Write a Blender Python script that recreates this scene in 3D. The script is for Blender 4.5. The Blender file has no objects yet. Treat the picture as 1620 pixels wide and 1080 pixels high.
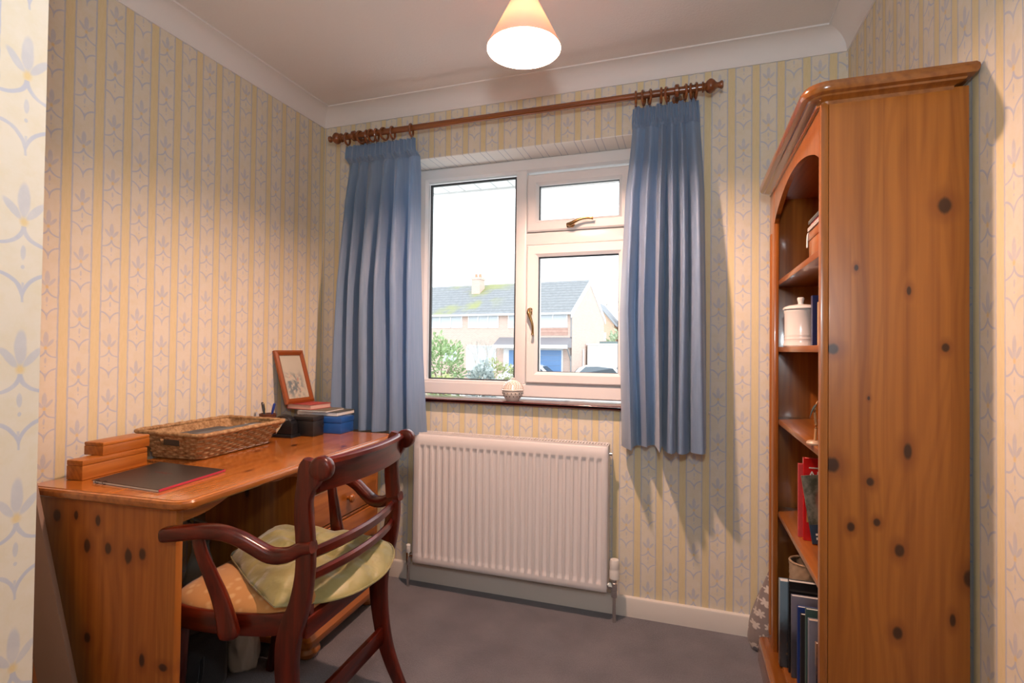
import bpy, bmesh, math, random
from mathutils import Vector, Matrix
random.seed(7)
S = bpy.context.scene
COL = S.collection
PI = math.pi
R = math.radians

# ------------------------------------------------------------------ camera, world, lights, exposure
cam_d = bpy.data.cameras.new('camera'); cam = bpy.data.objects.new('camera', cam_d); COL.objects.link(cam)
cam_d.sensor_fit = 'HORIZONTAL'; cam_d.sensor_width = 36.0; cam_d.lens = 36.0 * 825.5 / 1620.0
cam_d.clip_start = 0.02; cam_d.clip_end = 400
_y, _p, _r = R(18.548), R(0.858), R(0.636)
_f = Vector((-math.sin(_y)*math.cos(_p), math.cos(_y)*math.cos(_p), math.sin(_p)))
_rt = Vector((math.cos(_y), math.sin(_y), 0)); _up = _rt.cross(_f)
_rt, _up = _rt*math.cos(_r)+_up*math.sin(_r), -_rt*math.sin(_r)+_up*math.cos(_r)
_m = Matrix((_rt, _up, -_f)).transposed().to_4x4(); _m.translation = Vector((0, 0, 1.141))
cam.matrix_world = _m
S.camera = cam
S.view_settings.view_transform = 'Standard'; S.view_settings.look = 'None'
S.view_settings.gamma = 1.0; S.view_settings.use_curve_mapping = False
S.view_settings.exposure = 0.0

W = bpy.data.worlds.new('overcast_sky'); S.world = W; W.use_nodes = True
_bg = W.node_tree.nodes['Background']; _bg.inputs[0].default_value = (0.92, 0.96, 1.0, 1); _bg.inputs[1].default_value = 3.0

def light(name, kind, loc, power, col, size=None, target=None, sizey=None):
    d = bpy.data.lights.new(name, kind); o = bpy.data.objects.new(name, d); COL.objects.link(o)
    o.location = loc; d.energy = power; d.color = col
    if kind == 'AREA':
        d.size = size
        if sizey: d.shape = 'RECTANGLE'; d.size_y = sizey
    elif size: d.shadow_soft_size = size
    if target is not None:
        o.rotation_euler = (Vector(target)-Vector(loc)).to_track_quat('-Z', 'Y').to_euler()
    return o
LAMP = Vector((-0.49, 1.545, 2.08))         # centre of the pendant's rim
light('camera_flash', 'AREA', (0.03, -0.05, 1.55), 10.5, (0.86, 0.95, 1.0), 0.12, (-0.26, 0.9, 2.0))

# ------------------------------------------------------------------ node helpers
class X:
    """a number or a node socket, with arithmetic that builds Math nodes"""
    def __init__(s, t, v): s.t, s.v = t, v
    def _m(s, op, *a):
        n = s.t.nodes.new('ShaderNodeMath'); n.operation = op
        for i, q in enumerate((s,)+a):
            q = q.v if isinstance(q, X) else q
            if isinstance(q, (int, float)): n.inputs[i].default_value = q
            else: s.t.links.new(q, n.inputs[i])
        return X(s.t, n.outputs[0])
    def __add__(s, o): return s._m('ADD', o)
    def __radd__(s, o): return s._m('ADD', o)
    def __sub__(s, o): return s._m('SUBTRACT', o)
    def __rsub__(s, o): return X(s.t, o)._m('SUBTRACT', s)
    def __mul__(s, o): return s._m('MULTIPLY', o)
    def __rmul__(s, o): return s._m('MULTIPLY', o)
    def __truediv__(s, o): return s._m('DIVIDE', o)
    def fl(s): return s._m('FLOOR')
    def fr(s): return s._m('FRACT')
    def ab(s): return s._m('ABSOLUTE')
    def sq(s): return s._m('SQRT')
    def sin(s): return s._m('SINE')
    def lt(s, o): return s._m('LESS_THAN', o)
    def gt(s, o): return s._m('GREATER_THAN', o)
    def mx(s, o): return s._m('MAXIMUM', o)
    def mn(s, o): return s._m('MINIMUM', o)
    def mod2(s): return s._m('FLOORED_MODULO', 2.0)
    def step(s, a, b):      # smooth 0..1 between a and b
        n = s.t.nodes.new('ShaderNodeMapRange'); n.interpolation_type = 'SMOOTHSTEP'
        s.t.links.new(s.v, n.inputs[0]); n.inputs[1].default_value = a; n.inputs[2].default_value = b
        return X(s.t, n.outputs[0])

MATS = {}
def mat(name, col=(.8, .8, .8), rough=.5, metal=0., spec=.5, coat=0., sheen=0., emit=None, estr=0.):
    if name in MATS: return MATS[name]
    m = bpy.data.materials.new(name); m.use_nodes = True; MATS[name] = m
    b = m.node_tree.nodes['Principled BSDF']
    b.inputs['Base Color'].default_value = (*col, 1); b.inputs['Roughness'].default_value = rough
    b.inputs['Metallic'].default_value = metal; b.inputs['Specular IOR Level'].default_value = spec
    b.inputs['Coat Weight'].default_value = coat; b.inputs['Coat Roughness'].default_value = .08
    b.inputs['Sheen Weight'].default_value = sheen
    if emit: b.inputs['Emission Color'].default_value = (*emit, 1); b.inputs['Emission Strength'].default_value = estr
    return m
def T(m): return m.node_tree
def bsdf(m): return m.node_tree.nodes['Principled BSDF']
def xyz(m):
    t = T(m); tc = t.nodes.new('ShaderNodeTexCoord'); sp = t.nodes.new('ShaderNodeSeparateXYZ')
    t.links.new(tc.outputs['Object'], sp.inputs[0])
    return [X(t, sp.outputs[i]) for i in range(3)]
def vec(t, a, b, c):
    n = t.nodes.new('ShaderNodeCombineXYZ')
    for i, q in enumerate((a, b, c)):
        q = q.v if isinstance(q, X) else q
        if isinstance(q, (int, float)): n.inputs[i].default_value = q
        else: t.links.new(q, n.inputs[i])
    return n.outputs[0]
def noise(t, v, scale=1., det=2., rough=.5):
    n = t.nodes.new('ShaderNodeTexNoise'); n.inputs['Scale'].default_value = scale
    n.inputs['Detail'].default_value = det; n.inputs['Roughness'].default_value = rough
    t.links.new(v, n.inputs['Vector']); return X(t, n.outputs[0])
def wnoise(t, w):
    n = t.nodes.new('ShaderNodeTexWhiteNoise'); n.noise_dimensions = '1D'
    t.links.new(w.v, n.inputs['W']); return X(t, n.outputs[0])
def mix(t, fac, a, b):
    n = t.nodes.new('ShaderNodeMix'); n.data_type = 'RGBA'
    for s, q in ((n.inputs[0], fac), (n.inputs[6], a), (n.inputs[7], b)):
        q = q.v if isinstance(q, X) else q
        if isinstance(q, tuple): s.default_value = (*q, 1)
        elif isinstance(q, (int, float)): s.default_value = q
        else: t.links.new(q, s)
    return n.outputs[2]
def setcol(m, sock): T(m).links.new(sock, bsdf(m).inputs['Base Color'])
def bump(m, h, strength=.3, dist=.005):
    t = T(m); n = t.nodes.new('ShaderNodeBump'); n.inputs['Strength'].default_value = strength
    n.inputs['Distance'].default_value = dist
    t.links.new(h.v if isinstance(h, X) else h, n.inputs['Height']); t.links.new(n.outputs[0], bsdf(m).inputs['Normal'])

def wallpaper(name, axis, phase=0., zoff=0.):
    """cream paper with yellow stripes, fine blue lines and a lotus column between them"""
    m = mat(name, rough=.75, spec=.25); t = T(m); c = xyz(m)
    u = c[axis] + phase; z = c[2]
    wob = noise(t, vec(t, c[0], c[1], c[2]), 45, 2)
    u = u + (wob-.5)*.003
    P, HW, V = .092, .0305, .186
    k = (u/P).fl(); xx = (u/P).fr()*P - P/2
    p = xx.ab()
    q = (((z + zoff + (wob-.5)*.004)/V) + k.mod2()*.5).fr()*V - .105          # motif's own height, base of the flower at 0
    def ell(px, py, cx, cy, rx, ry, rot=0):
        dx, dy = px-cx, py-cy
        if rot: cs, sn = math.cos(rot), math.sin(rot); dx, dy = dx*cs+dy*sn, dy*cs-dx*sn
        dx, dy = dx/rx, dy/ry
        return (dx*dx+dy*dy).sq()
    fl = ell(p, q, 0, .029, .0075, .024)
    fl = fl.mn(ell(p, q, .0125, .017, .0052, .0165, R(-38)))
    fl = fl.mn(ell(p, q, 0, -.037, .0032, .010))
    fl = fl.mn(ell(p, q, 0, -.055, .0022, .003))
    petal = 1.0 - fl.step(.72, 1.08)
    def arc(cx, cy, rx, ry, w, above):
        e = (ell(p, q, cx, cy, rx, ry)-1.0).ab()*min(rx, ry)
        g = 1.0 - e.step(w*.5, w)
        h = q.gt(cy) if above else q.lt(cy)
        return g*h*p.lt(HW)
    a1 = arc(.0305, -.004, .0305, .024, .0028, False)
    a2 = arc(.0305, -.100, .0320, .037, .0028, True)
    stem = (1.0-p.step(.0008, .002))*q.gt(-.100)*q.lt(-.075)
    line = 1.0 - (p-HW).ab().step(.0015, .0032)
    dots = noise(t, vec(t, u*30, u*0, z*1.0), 60, 1)
    line = line*(dots.step(.30, .5)*.75+.25)
    blue = (petal*.62).mx(a1*.85).mx(a2*.85).mx(stem*.6).mx(line)
    mot = noise(t, vec(t, c[0], c[1], c[2]), 30, 4, .65)
    cloud = noise(t, vec(t, c[0], c[1], c[2]*.35), 9, 2)
    base = mix(t, mot.step(.35, .72), (.74, .69, .59), (.71, .65, .51))
    yel = mix(t, noise(t, vec(t, u*6, c[1]*0, z), 26, 4, .7).step(.3, .7), (.71, .605, .35), (.75, .64, .41))
    yf = p.step(HW-.001, HW+.002)
    colr = mix(t, yf, base, yel)
    colr = mix(t, cloud.step(.6, .85)*.25*(1.0-yf), colr, (.74, .60, .30))
    yellow_heart = 1.0 - ell(p, q, 0, .002, .007, .010).step(.2, 1.0)  # yellow heart printed at the base of each lotus
    colr = mix(t, yellow_heart*.6, colr, (.72, .52, .16))
    fade = mot.step(.25, .6)*.25+.62
    colr = mix(t, blue*fade, colr, (.44, .49, .63))
    setcol(m, colr); bump(m, mot, .05, .002)
    return m

def pine(name, grain, cross, tone=1.0, knots=(), plank=.105, rough=.28, seed=0., auto=True, coat=.35):
    """orange lacquered knotty pine; grain and cross are axes of the part"""
    m = mat(name, rough=rough, coat=coat); t = T(m); c = xyz(m)
    g, x = c[grain]+seed, c[cross]+seed*.37
    o = c[3-grain-cross]
    pk = (x/plank).fl() if plank else x*0
    pr = wnoise(t, pk+seed*3.1)
    gg = g + pr*3.0
    warp = noise(t, vec(t, gg*1.1, x*5, o*5), 1.0, 2)
    fine = noise(t, vec(t, gg*2.0, x*140, o*140), 1., 3, .6)
    rings = ((x+o)*260 + warp*70 + pr*9 + fine*2.5).sin()*.5+.5
    med = noise(t, vec(t, gg*.7, x*42, o*42), 1., 3, .55)
    kf = None
    for (ka, kb, ra, rb) in knots:
        da, db = (c[cross]-ka)/ra, (c[grain]-kb)/rb
        d = (da*da+db*db).sq()*(med*.9+.55)
        kf = d if kf is None else kf.mn(d)
    if auto:
        v = t.nodes.new('ShaderNodeTexVoronoi'); v.voronoi_dimensions = '2D'; v.inputs['Scale'].default_value = 1.0
        t.links.new(vec(t, x*5.0, gg*2.6, 0), v.inputs['Vector'])
        sp = t.nodes.new('ShaderNodeSeparateXYZ'); t.links.new(v.outputs['Color'], sp.inputs[0])
        d = X(t, v.outputs['Distance'])/(X(t, sp.outputs[0])*.05+.035) + X(t, sp.outputs[1]).gt(.45)*40
        kf = d if kf is None else kf.mn(d)
    lo = (.185*tone, .044*tone, .006*tone); hi = (.46*tone, .158*tone, .023*tone)
    col = mix(t, rings.step(.3, 1.)*.16 + fine*.24 + med.step(.38, .68)*.40, hi, lo)
    col = mix(t, (pr-.5).ab()*.75, col, (.30*tone, .080*tone, .010*tone))
    if kf is not None:
        halo = 1.0-kf.step(.8, 2.6)
        col = mix(t, halo*.55, col, (.20*tone, .048*tone, .007*tone))
        col = mix(t, (1.0-kf.step(.55, 1.05))*.92, col, (.035, .011, .004))
    setcol(m, col); bump(m, fine, .04, .001)
    return m

def mahogany(name, grain=2):
    m = mat(name, rough=.28, coat=.25, spec=.35); t = T(m); c = xyz(m)
    s = [14, 14, 14]; s[grain] = 1.2
    n = noise(t, vec(t, c[0]*s[0]*3, c[1]*s[1]*3, c[2]*s[2]*3), 1., 3, .6)
    setcol(m, mix(t, n.step(.3, .75), (.044, .0045, .0018), (.135, .0125, .0035)))
    return m

def fabric(name, a, b, scale=300, rough=.8, sheen=.3, bs=.15):
    m = mat(name, rough=rough, sheen=sheen, spec=.2); t = T(m); c = xyz(m)
    n = noise(t, vec(t, c[0], c[1], c[2]), scale, 2); w = noise(t, vec(t, c[0], c[1], c[2]), 9, 2)
    setcol(m, mix(t, (n*.5+w*.5).step(.3, .7), a, b)); bump(m, n, bs, .001)
    return m

# ------------------------------------------------------------------ mesh helpers
def BM(): return bmesh.new()
def box(bm, a, b, bev=0., seg=2, mtx=None):
    x0, y0, z0 = (min(a[i], b[i]) for i in range(3)); x1, y1, z1 = (max(a[i], b[i]) for i in range(3))
    vs = [bm.verts.new(q) for q in ((x0, y0, z0), (x1, y0, z0), (x1, y1, z0), (x0, y1, z0), (x0, y0, z1), (x1, y0, z1), (x1, y1, z1), (x0, y1, z1))]
    fs = [bm.faces.new([vs[i] for i in f]) for f in ((0, 3, 2, 1), (4, 5, 6, 7), (0, 1, 5, 4), (1, 2, 6, 5), (2, 3, 7, 6), (3, 0, 4, 7))]
    new = vs
    if bev:
        es = list({e for f in fs for e in f.edges})
        r = bmesh.ops.bevel(bm, geom=es, offset=bev, segments=seg, profile=.5, affect='EDGES')
        new = list({v for f in r['faces'] for v in f.verts} | {v for v in vs if v.is_valid})
    if mtx is not None:
        bmesh.ops.transform(bm, matrix=mtx, verts=[v for v in new if v.is_valid])
    return bm
def loft(bm, rings, closed=True, caps=True, loop=False):
    L = [[bm.verts.new(p) for p in r] for r in rings]
    n = len(L[0]); m = len(L)
    for i in range(m if loop else m-1):
        a, b = L[i], L[(i+1) % m]
        for j in range(n if closed else n-1):
            k = (j+1) % n
            try: bm.faces.new((a[j], a[k], b[k], b[j]))
            except ValueError: pass
    if caps and closed and not loop:
        for r in (L[0], L[-1]):
            try: bm.faces.new(r)
            except ValueError: pass
    return L
def tube(bm, pts, rad, n=10, flat=None, up=Vector((0, 0, 1)), sq=1.0):
    """swept ellipse along pts; rad a number or list; flat = (width factor, height factor)"""
    pts = [Vector(p) for p in pts]; rings = []
    for i, p in enumerate(pts):
        d = (pts[min(i+1, len(pts)-1)]-pts[max(i-1, 0)]).normalized()
        s = d.cross(up)
        if s.length < 1e-4: s = d.cross(Vector((1, 0, 0)))
        s.normalize(); w = s.cross(d).normalized()
        r = rad[i] if isinstance(rad, (list, tuple)) else rad
        rw, rh = (r, r) if flat is None else (r*flat[0], r*flat[1])
        ring = []
        for j in range(n):
            a = 2*PI*j/n; ca, sa = math.cos(a), math.sin(a)
            if sq != 1.0: ca, sa = math.copysign(abs(ca)**sq, ca), math.copysign(abs(sa)**sq, sa)
            ring.append(p+s*ca*rw+w*sa*rh)
        rings.append(ring)
    loft(bm, rings); return bm
def lathe(bm, prof, n=24, axis='Z', org=(0, 0, 0), caps=True):
    rings = []
    for (r, h) in prof:
        ring = []
        for j in range(n):
            a = 2*PI*j/n; p = (r*math.cos(a), r*math.sin(a), h)
            if axis == 'X': p = (p[2], p[0], p[1])
            elif axis == 'Y': p = (p[1], p[2], p[0])
            ring.append(Vector(p)+Vector(org))
        rings.append(ring)
    loft(bm, rings, caps=caps); return bm
def prism(bm, outline, axis, a, b, bev=0., seg=2):
    """outline of 2-D points extruded along axis from a to b"""
    def P(q, h): return {'X': (h, q[0], q[1]), 'Y': (q[0], h, q[1]), 'Z': (q[0], q[1], h)}[axis]
    va = [bm.verts.new(P(q, a)) for q in outline]; vb = [bm.verts.new(P(q, b)) for q in outline]
    n = len(outline)
    fa = bm.faces.new(va); fb = bm.faces.new(list(reversed(vb)))
    for i in range(n): bm.faces.new((va[i], vb[i], vb[(i+1) % n], va[(i+1) % n]))
    if bev:
        es = list(set(fa.edges) | set(fb.edges))
        bmesh.ops.bevel(bm, geom=es, offset=bev, segments=seg, profile=.5, affect='EDGES')
    return bm
def crom(pts, n=8):
    pts = [Vector(p) for p in pts]; out = []
    for i in range(len(pts)-1):
        p0, p1, p2, p3 = pts[max(i-1, 0)], pts[i], pts[i+1], pts[min(i+2, len(pts)-1)]
        for k in range(n):
            s = k/n
            out.append(.5*((2*p1)+(p2-p0)*s+(2*p0-5*p1+4*p2-p3)*s*s+(3*p1-p0-3*p2+p3)*s**3))
    out.append(pts[-1]); return out
def interp(tab, x):
    if x <= tab[0][0]: return tab[0][1]
    for (a, va), (b, vb) in zip(tab, tab[1:]):
        if x <= b: return va+(vb-va)*(x-a)/(b-a)
    return tab[-1][1]

def obj(name, bm, m, parent=None, smooth=True, angle=35):
    """one mesh object; a child's mesh is written in its root's own frame"""
    bmesh.ops.recalc_face_normals(bm, faces=bm.faces)
    me = bpy.data.meshes.new(name); bm.to_mesh(me); bm.free()
    for q in (m if isinstance(m, (list, tuple)) else [m]): me.materials.append(q)
    if smooth:
        me.polygons.foreach_set('use_smooth', [True]*len(me.polygons)); me.set_sharp_from_angle(angle=R(angle))
    o = bpy.data.objects.new(name, me); COL.objects.link(o)
    if parent is not None: o.parent = parent
    return o
def tag(o, label, cat, group=None, kind=None):
    o['label'] = label; o['category'] = cat
    if group: o['group'] = group
    if kind: o['kind'] = kind
    return o
def thing(name, loc, label, cat, group=None, rot=(0, 0, 0)):
    o = bpy.data.objects.new(name, None); COL.objects.link(o); o.location = loc; o.rotation_euler = rot
    o.empty_display_size = .05
    return tag(o, label, cat, group)
def struct(name, bm, m, parent=None, smooth=True):
    o = obj(name, bm, m, parent, smooth)
    if parent is None: o['kind'] = 'structure'
    return o
def copy_tree(o, parent=None):
    c = o.copy(); COL.objects.link(c)
    if parent is not None: c.parent = parent
    for ch in list(o.children): copy_tree(ch, c)
    return c
def off(bm, loc):      # move a mesh written in room coordinates into a root's frame
    bmesh.ops.translate(bm, verts=bm.verts, vec=-Vector(loc)); return bm

# ------------------------------------------------------------------ materials
WP_BACK = wallpaper('wallpaper_x', 0, .015); WP_SIDE = wallpaper('wallpaper_y', 1, .004); WP_NEAR = wallpaper('wallpaper_entry', 1, .080, .021)
M_CEIL = mat('textured_ceiling_paint', (.80, .77, .75), .9, spec=.1)
_c = xyz(M_CEIL); _n = noise(T(M_CEIL), vec(T(M_CEIL), _c[0], _c[1], _c[2]), 110, 3, .6); bump(M_CEIL, _n, .35, .004)
M_COVE = mat('cove_paint', (.80, .78, .77), .6, spec=.2)
M_SKIRT = mat('gloss_skirting_paint', (.72, .69, .64), .35)
M_CARPET = mat('grey_carpet', (.2, .2, .23), .95, sheen=.3, spec=.05)
_t = T(M_CARPET); _c = xyz(M_CARPET)
_a = noise(_t, vec(_t, _c[0], _c[1], _c[2]), 260, 3, .7); _b = noise(_t, vec(_t, _c[0], _c[1], _c[2]), 5, 3)
setcol(M_CARPET, mix(_t, (_a*.65+_b*.35).step(.3, .7), (.098, .095, .115), (.225, .215, .24))); bump(M_CARPET, _a, .8, .006)
M_UPVC = mat('white_upvc', (.80, .80, .81), .3)
M_RUBBER = mat('black_gasket', (.02, .022, .025), .6)
M_GLASS = bpy.data.materials.new('window_glass'); M_GLASS.use_nodes = True
_t = M_GLASS.node_tree; _t.nodes.clear()
_o = _t.nodes.new('ShaderNodeOutputMaterial'); _mx = _t.nodes.new('ShaderNodeMixShader'); _tr = _t.nodes.new('ShaderNodeBsdfTransparent')
_gl = _t.nodes.new('ShaderNodeBsdfGlossy'); _fr = _t.nodes.new('ShaderNodeFresnel'); _fr.inputs[0].default_value = 1.3
_gl.inputs['Roughness'].default_value = .0; _tr.inputs[0].default_value = (.97, .98, .98, 1)
_ge = _t.nodes.new('ShaderNodeNewGeometry'); _ml = _t.nodes.new('ShaderNodeMath'); _ml.operation = 'MULTIPLY_ADD'; _ml.inputs[1].default_value = -1.0; _ml.inputs[2].default_value = 1.0; _m2 = _t.nodes.new('ShaderNodeMath'); _m2.operation = 'MULTIPLY'
_t.links.new(_ge.outputs['Backfacing'], _ml.inputs[0]); _t.links.new(_ml.outputs[0], _m2.inputs[0]); _t.links.new(_fr.outputs[0], _m2.inputs[1])
_t.links.new(_m2.outputs[0], _mx.inputs[0]); _t.links.new(_tr.outputs[0], _mx.inputs[1]); _t.links.new(_gl.outputs[0], _mx.inputs[2]); _t.links.new(_mx.outputs[0], _o.inputs[0])
M_SILL = mat('dark_red_sill_paint', (.075, .012, .012), .22, coat=.5)
M_BRASS = mat('brass', (.34, .21, .09), .25, 1.0)
M_CHROME = mat('chrome', (.75, .74, .72), .15, 1.0)
M_WHITEP = mat('white_plastic', (.80, .78, .74), .35)
M_RAD = mat('radiator_enamel', (.76, .73, .73), .35)
M_POLE = mat('turned_pole_wood', rough=.25, coat=.5)
_c = xyz(M_POLE); _t = T(M_POLE); setcol(M_POLE, mix(_t, noise(_t, vec(_t, _c[0]*3, _c[1]*60, _c[2]*60), 1, 3).step(.3, .7), (.17, .046, .011), (.26, .082, .022)))
M_BLACK = mat('black_plastic', (.012, .012, .014), .3)
M_MATTEB = mat('black_card', (.016, .015, .016), .45)
M_PAPER = mat('white_paper', (.78, .76, .72), .7)
M_MAHOG_Z = mahogany('mahogany_upright', 2); M_MAHOG_X = mahogany('mahogany_lengthwise', 0); M_MAHOG_Y = mahogany('mahogany_crosswise', 1)

# ------------------------------------------------------------------ the room
XL, XR, YB, ZC, ZV = -1.85, .587, 2.317, 2.39, 2.312
XN, YN, YE = -.795, .447, -1.2        # the narrow way in, left of the camera, and its far end behind
bm = BM(); box(bm, (XL-.15, YE, -.12), (XR+.15, YB+.2, 0)); struct('floor', bm, M_CARPET, smooth=False)
bm = BM(); box(bm, (XL-.15, YE, ZC), (XR+.15, YB+.2, ZC+.12)); struct('ceiling', bm, M_CEIL, smooth=False)
bm = BM(); box(bm, (XL-.15, YN-.1, 0), (XL, YB+.28, ZC)); struct('wall_left', bm, WP_SIDE, smooth=False)
bm = BM(); box(bm, (XR, YE, 0), (XR+.15, YB+.28, ZC)); struct('wall_right', bm, WP_SIDE, smooth=False)
bm = BM(); box(bm, (XN-.10, YE, 0), (XN, YN, ZC)); box(bm, (XL, YN-.1, 0), (XN-.10, YN, ZC)); struct('wall_entry', bm, WP_NEAR, smooth=False)
bm = BM(); box(bm, (XN-.10, YE-.12, 0), (XR+.15, YE, 1.45)); box(bm, (XN-.10, YE-.12, 2.20), (XR+.15, YE, ZC)); box(bm, (XN-.10, YE-.12, 1.45), (-.55, YE, 2.20)); box(bm, (.35, YE-.12, 1.45), (XR+.15, YE, 2.20)); struct('wall_fill_opening', bm, mat('fill_wall_paint', (.75, .74, .72), .8), smooth=False)  # unseen rear wall, added with its high opening shaped to admit fill daylight
# back wall with the window opening
WX0, WX1, WZ0, WZ1 = -1.372, -.190, .880, 2.090
bm = BM(); T_ = .30
box(bm, (XL, YB, 0), (WX0, YB+T_, ZC)); box(bm, (WX1, YB, 0), (XR, YB+T_, ZC))
box(bm, (WX0, YB, 0), (WX1, YB+T_, WZ0)); box(bm, (WX0, YB, WZ1), (WX1, YB+T_, ZC))
struct('wall_back', bm, WP_BACK, smooth=False)
bm = BM(); box(bm, (WX0, YB+.001, WZ1-.004), (WX1, YB+T_, WZ1)); 
M_REV = mat('reveal_paper', (.68, .67, .66), .7); _t = T(M_REV); _c = xyz(M_REV)
_p = ((_c[0]+.015)/.092).fr()*.092-.046
setcol(M_REV, mix(_t, 1.0-(_p.ab()-.0305).ab().step(.001, .0026), (.84, .83, .80), (.55, .57, .62)))
struct('trim_reveal', bm, M_REV, smooth=False)

def cove(name, pts, inward):
    """concave cove swept along the corner of wall and ceiling"""
    bm = BM(); prof = []
    H = ZC-ZV; Q = .084
    prof.append((0, -H)); prof.append((.006, -H))
    for i in range(9):
        a = i/8*PI/2
        prof.append((.006+(Q-.012)*(1-math.cos(a)), -H+.004+(H-.010)*math.sin(a)))
    prof.append((Q, -.006)); prof.append((Q, 0)); prof.append((0, 0))
    rings = [[Vector((p[0]+i[0]*q[0], p[1]+i[1]*q[0], ZC+q[1])) for q in prof] for p, i in zip(pts, inward)]
    loft(bm, rings); return struct(name, bm, M_COVE)
cove('trim_coving_back', [(XL, YB), (XR, YB)], [(1, -1), (-1, -1)])
cove('trim_coving_left', [(XL, YN), (XL, YB)], [(1, 0), (1, -1)])
cove('trim_coving_right', [(XR, YE), (XR, YB)], [(-1, 0), (-1, -1)])
def skirt(name, a, b, n):
    bm = BM(); h = .083
    prof = [(0, 0), (.016, 0), (.016, h-.012), (.013, h-.004), (.007, h), (0, h)]
    rings = [[Vector((p[0]+n[0]*q[0], p[1]+n[1]*q[0], q[1])) for q in prof] for p in (a, b)]
    loft(bm, rings); return struct(name, bm, M_SKIRT)
skirt('baseboard_back', (XL, YB), (XR, YB), (0, -1)); skirt('baseboard_left', (XL, YN), (XL, YB), (1, 0)); skirt('baseboard_right', (XR, .6), (XR, YB), (-1, 0))

# ------------------------------------------------------------------ window
win = bpy.data.objects.new('window_1', None); COL.objects.link(win); win.location = ((WX0+WX1)/2, 2.46, WZ0); win['kind'] = 'structure'
WO = win.location
FY = 2.46                                   # room-side face of the frame
def frame_rect(bm, x0, x1, z0, z1, w, y0, y1, bev=.006, wb=None):
    """mitred rectangular frame, w wide, between depths y0 and y1"""
    wb = wb or w
    o = [(x0, z0), (x1, z0), (x1, z1), (x0, z1)]; i = [(x0+w, z0+wb), (x1-w, z0+wb), (x1-w, z1-w), (x0+w, z1-w)]
    c = bev
    oi = [(x0+c, z0+c), (x1-c, z0+c), (x1-c, z1-c), (x0+c, z1-c)]
    ii = [(x0+w-2*c, z0+wb-2*c), (x1-w+2*c, z0+wb-2*c), (x1-w+2*c, z1-w+2*c), (x0+w-2*c, z1-w+2*c)]
    rings = [[(p[0], y1, p[1]) for p in o], [(p[0], y0+c, p[1]) for p in o], [(p[0], y0, p[1]) for p in oi], [(p[0], y0, p[1]) for p in ii], [(p[0], y0+2*c, p[1]) for p in i], [(p[0], y1, p[1]) for p in i]]
    loft(bm, rings, caps=False)
    bm.verts.ensure_lookup_table(); n = len(bm.verts)
    L0 = [bm.verts[n-24+k] for k in range(4)]; L5 = [bm.verts[n-4+k] for k in range(4)]
    for k in range(4): bm.faces.new((L0[k], L5[k], L5[(k+1) % 4], L0[(k+1) % 4]))
MULL0, MULL1 = -.812, -.754
bm = BM()
frame_rect(bm, WX0, WX1, .905, 2.085, .066, FY, FY+.07, wb=.072)
box(bm, (MULL0, FY+.001, .97), (MULL1-.002, FY+.07, 2.03), .006)
box(bm, (MULL1-.004, FY+.001, 1.655), (WX1-.05, FY+.07, 1.716), .006)
box(bm, (WX0, FY+.002, .93), (MULL0+.01, FY+.069, .981), .004)
struct('window_frame', off(bm, WO), M_UPVC, win)
def glazing(parent, x0, x1, z0, z1, y):
    bm = BM(); box(bm, (x0-.004, y, z0-.004), (x1+.004, y+.004, z1+.004)); obj('glass_pane', off(bm, WO), M_GLASS, parent, False)
    bm = BM(); frame_rect(bm, x0-.0045, x1+.0045, z0-.0045, z1+.0045, .0075, y-.006, y+.012, .001); obj('gasket', off(bm, WO), M_RUBBER, parent, False)
glazing(win, -1.294, -.822, .984, 2.005, FY+.030)
def sash(x0, x1, z0, z1, gx0, gx1, gz0, gz1):
    bm = BM(); frame_rect(bm, x0, x1, z0, z1, gx0-x0, FY-.014, FY+.056, .007)
    s = obj('window_sash', off(bm, WO), M_UPVC, win); glazing(s, gx0, gx1, gz0, gz1, FY+.014); return s
s1 = sash(-.751, -.247, 1.718, 2.001, -.694, -.304, 1.760, 1.946)
s2 = sash(-.751, -.247, .976, 1.652, -.694, -.304, 1.032, 1.593)
def handle(parent, base, d):
    """cranked casement handle: base pad, boss and a wavy lever along d"""
    b = Vector(base); d = Vector(d); o = Vector((0, -1, 0)); s = -d.cross(o)
    bm = BM()
    tube(bm, [b-d*.014, b-d*.011+o*.006, b+d*.018+o*.006, b+d*.022], [.004, .011, .011, .005], 12, (1, .7), o)
    tube(bm, [b+o*.002, b+o*.026], [.011, .009], 14)
    path = crom([b+o*.026-d*.008, b+o*.032+d*.012, b+o*.036+d*.035+s*.010, b+o*.036+d*.065+s*.020, b+o*.033+d*.095+s*.022, b+o*.030+d*.118+s*.020], 5)
    rr = [interp([(0, .006), (.2, .010), (.55, .006), (.85, .0055), (1, .008)], i/(len(path)-1)) for i in range(len(path))]
    tube(bm, path, rr, 12); return obj('window_handle', off(bm, WO), M_BRASS, parent)
handle(s1, (-.536, FY-.014, 1.737), (1, 0, .0)); handle(s2, (-.727, FY-.014, 1.330), (0, 0, -1))
bm = BM(); box(bm, (WX0+.002, 2.285, .880), (WX1-.002, FY+.01, .899), .006, 3); box(bm, (WX0-.02, 2.285, .8805), (WX1+.02, YB-.001, .8985), .006, 3)
struct('window_sill', off(bm, WO), M_SILL, win)

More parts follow.
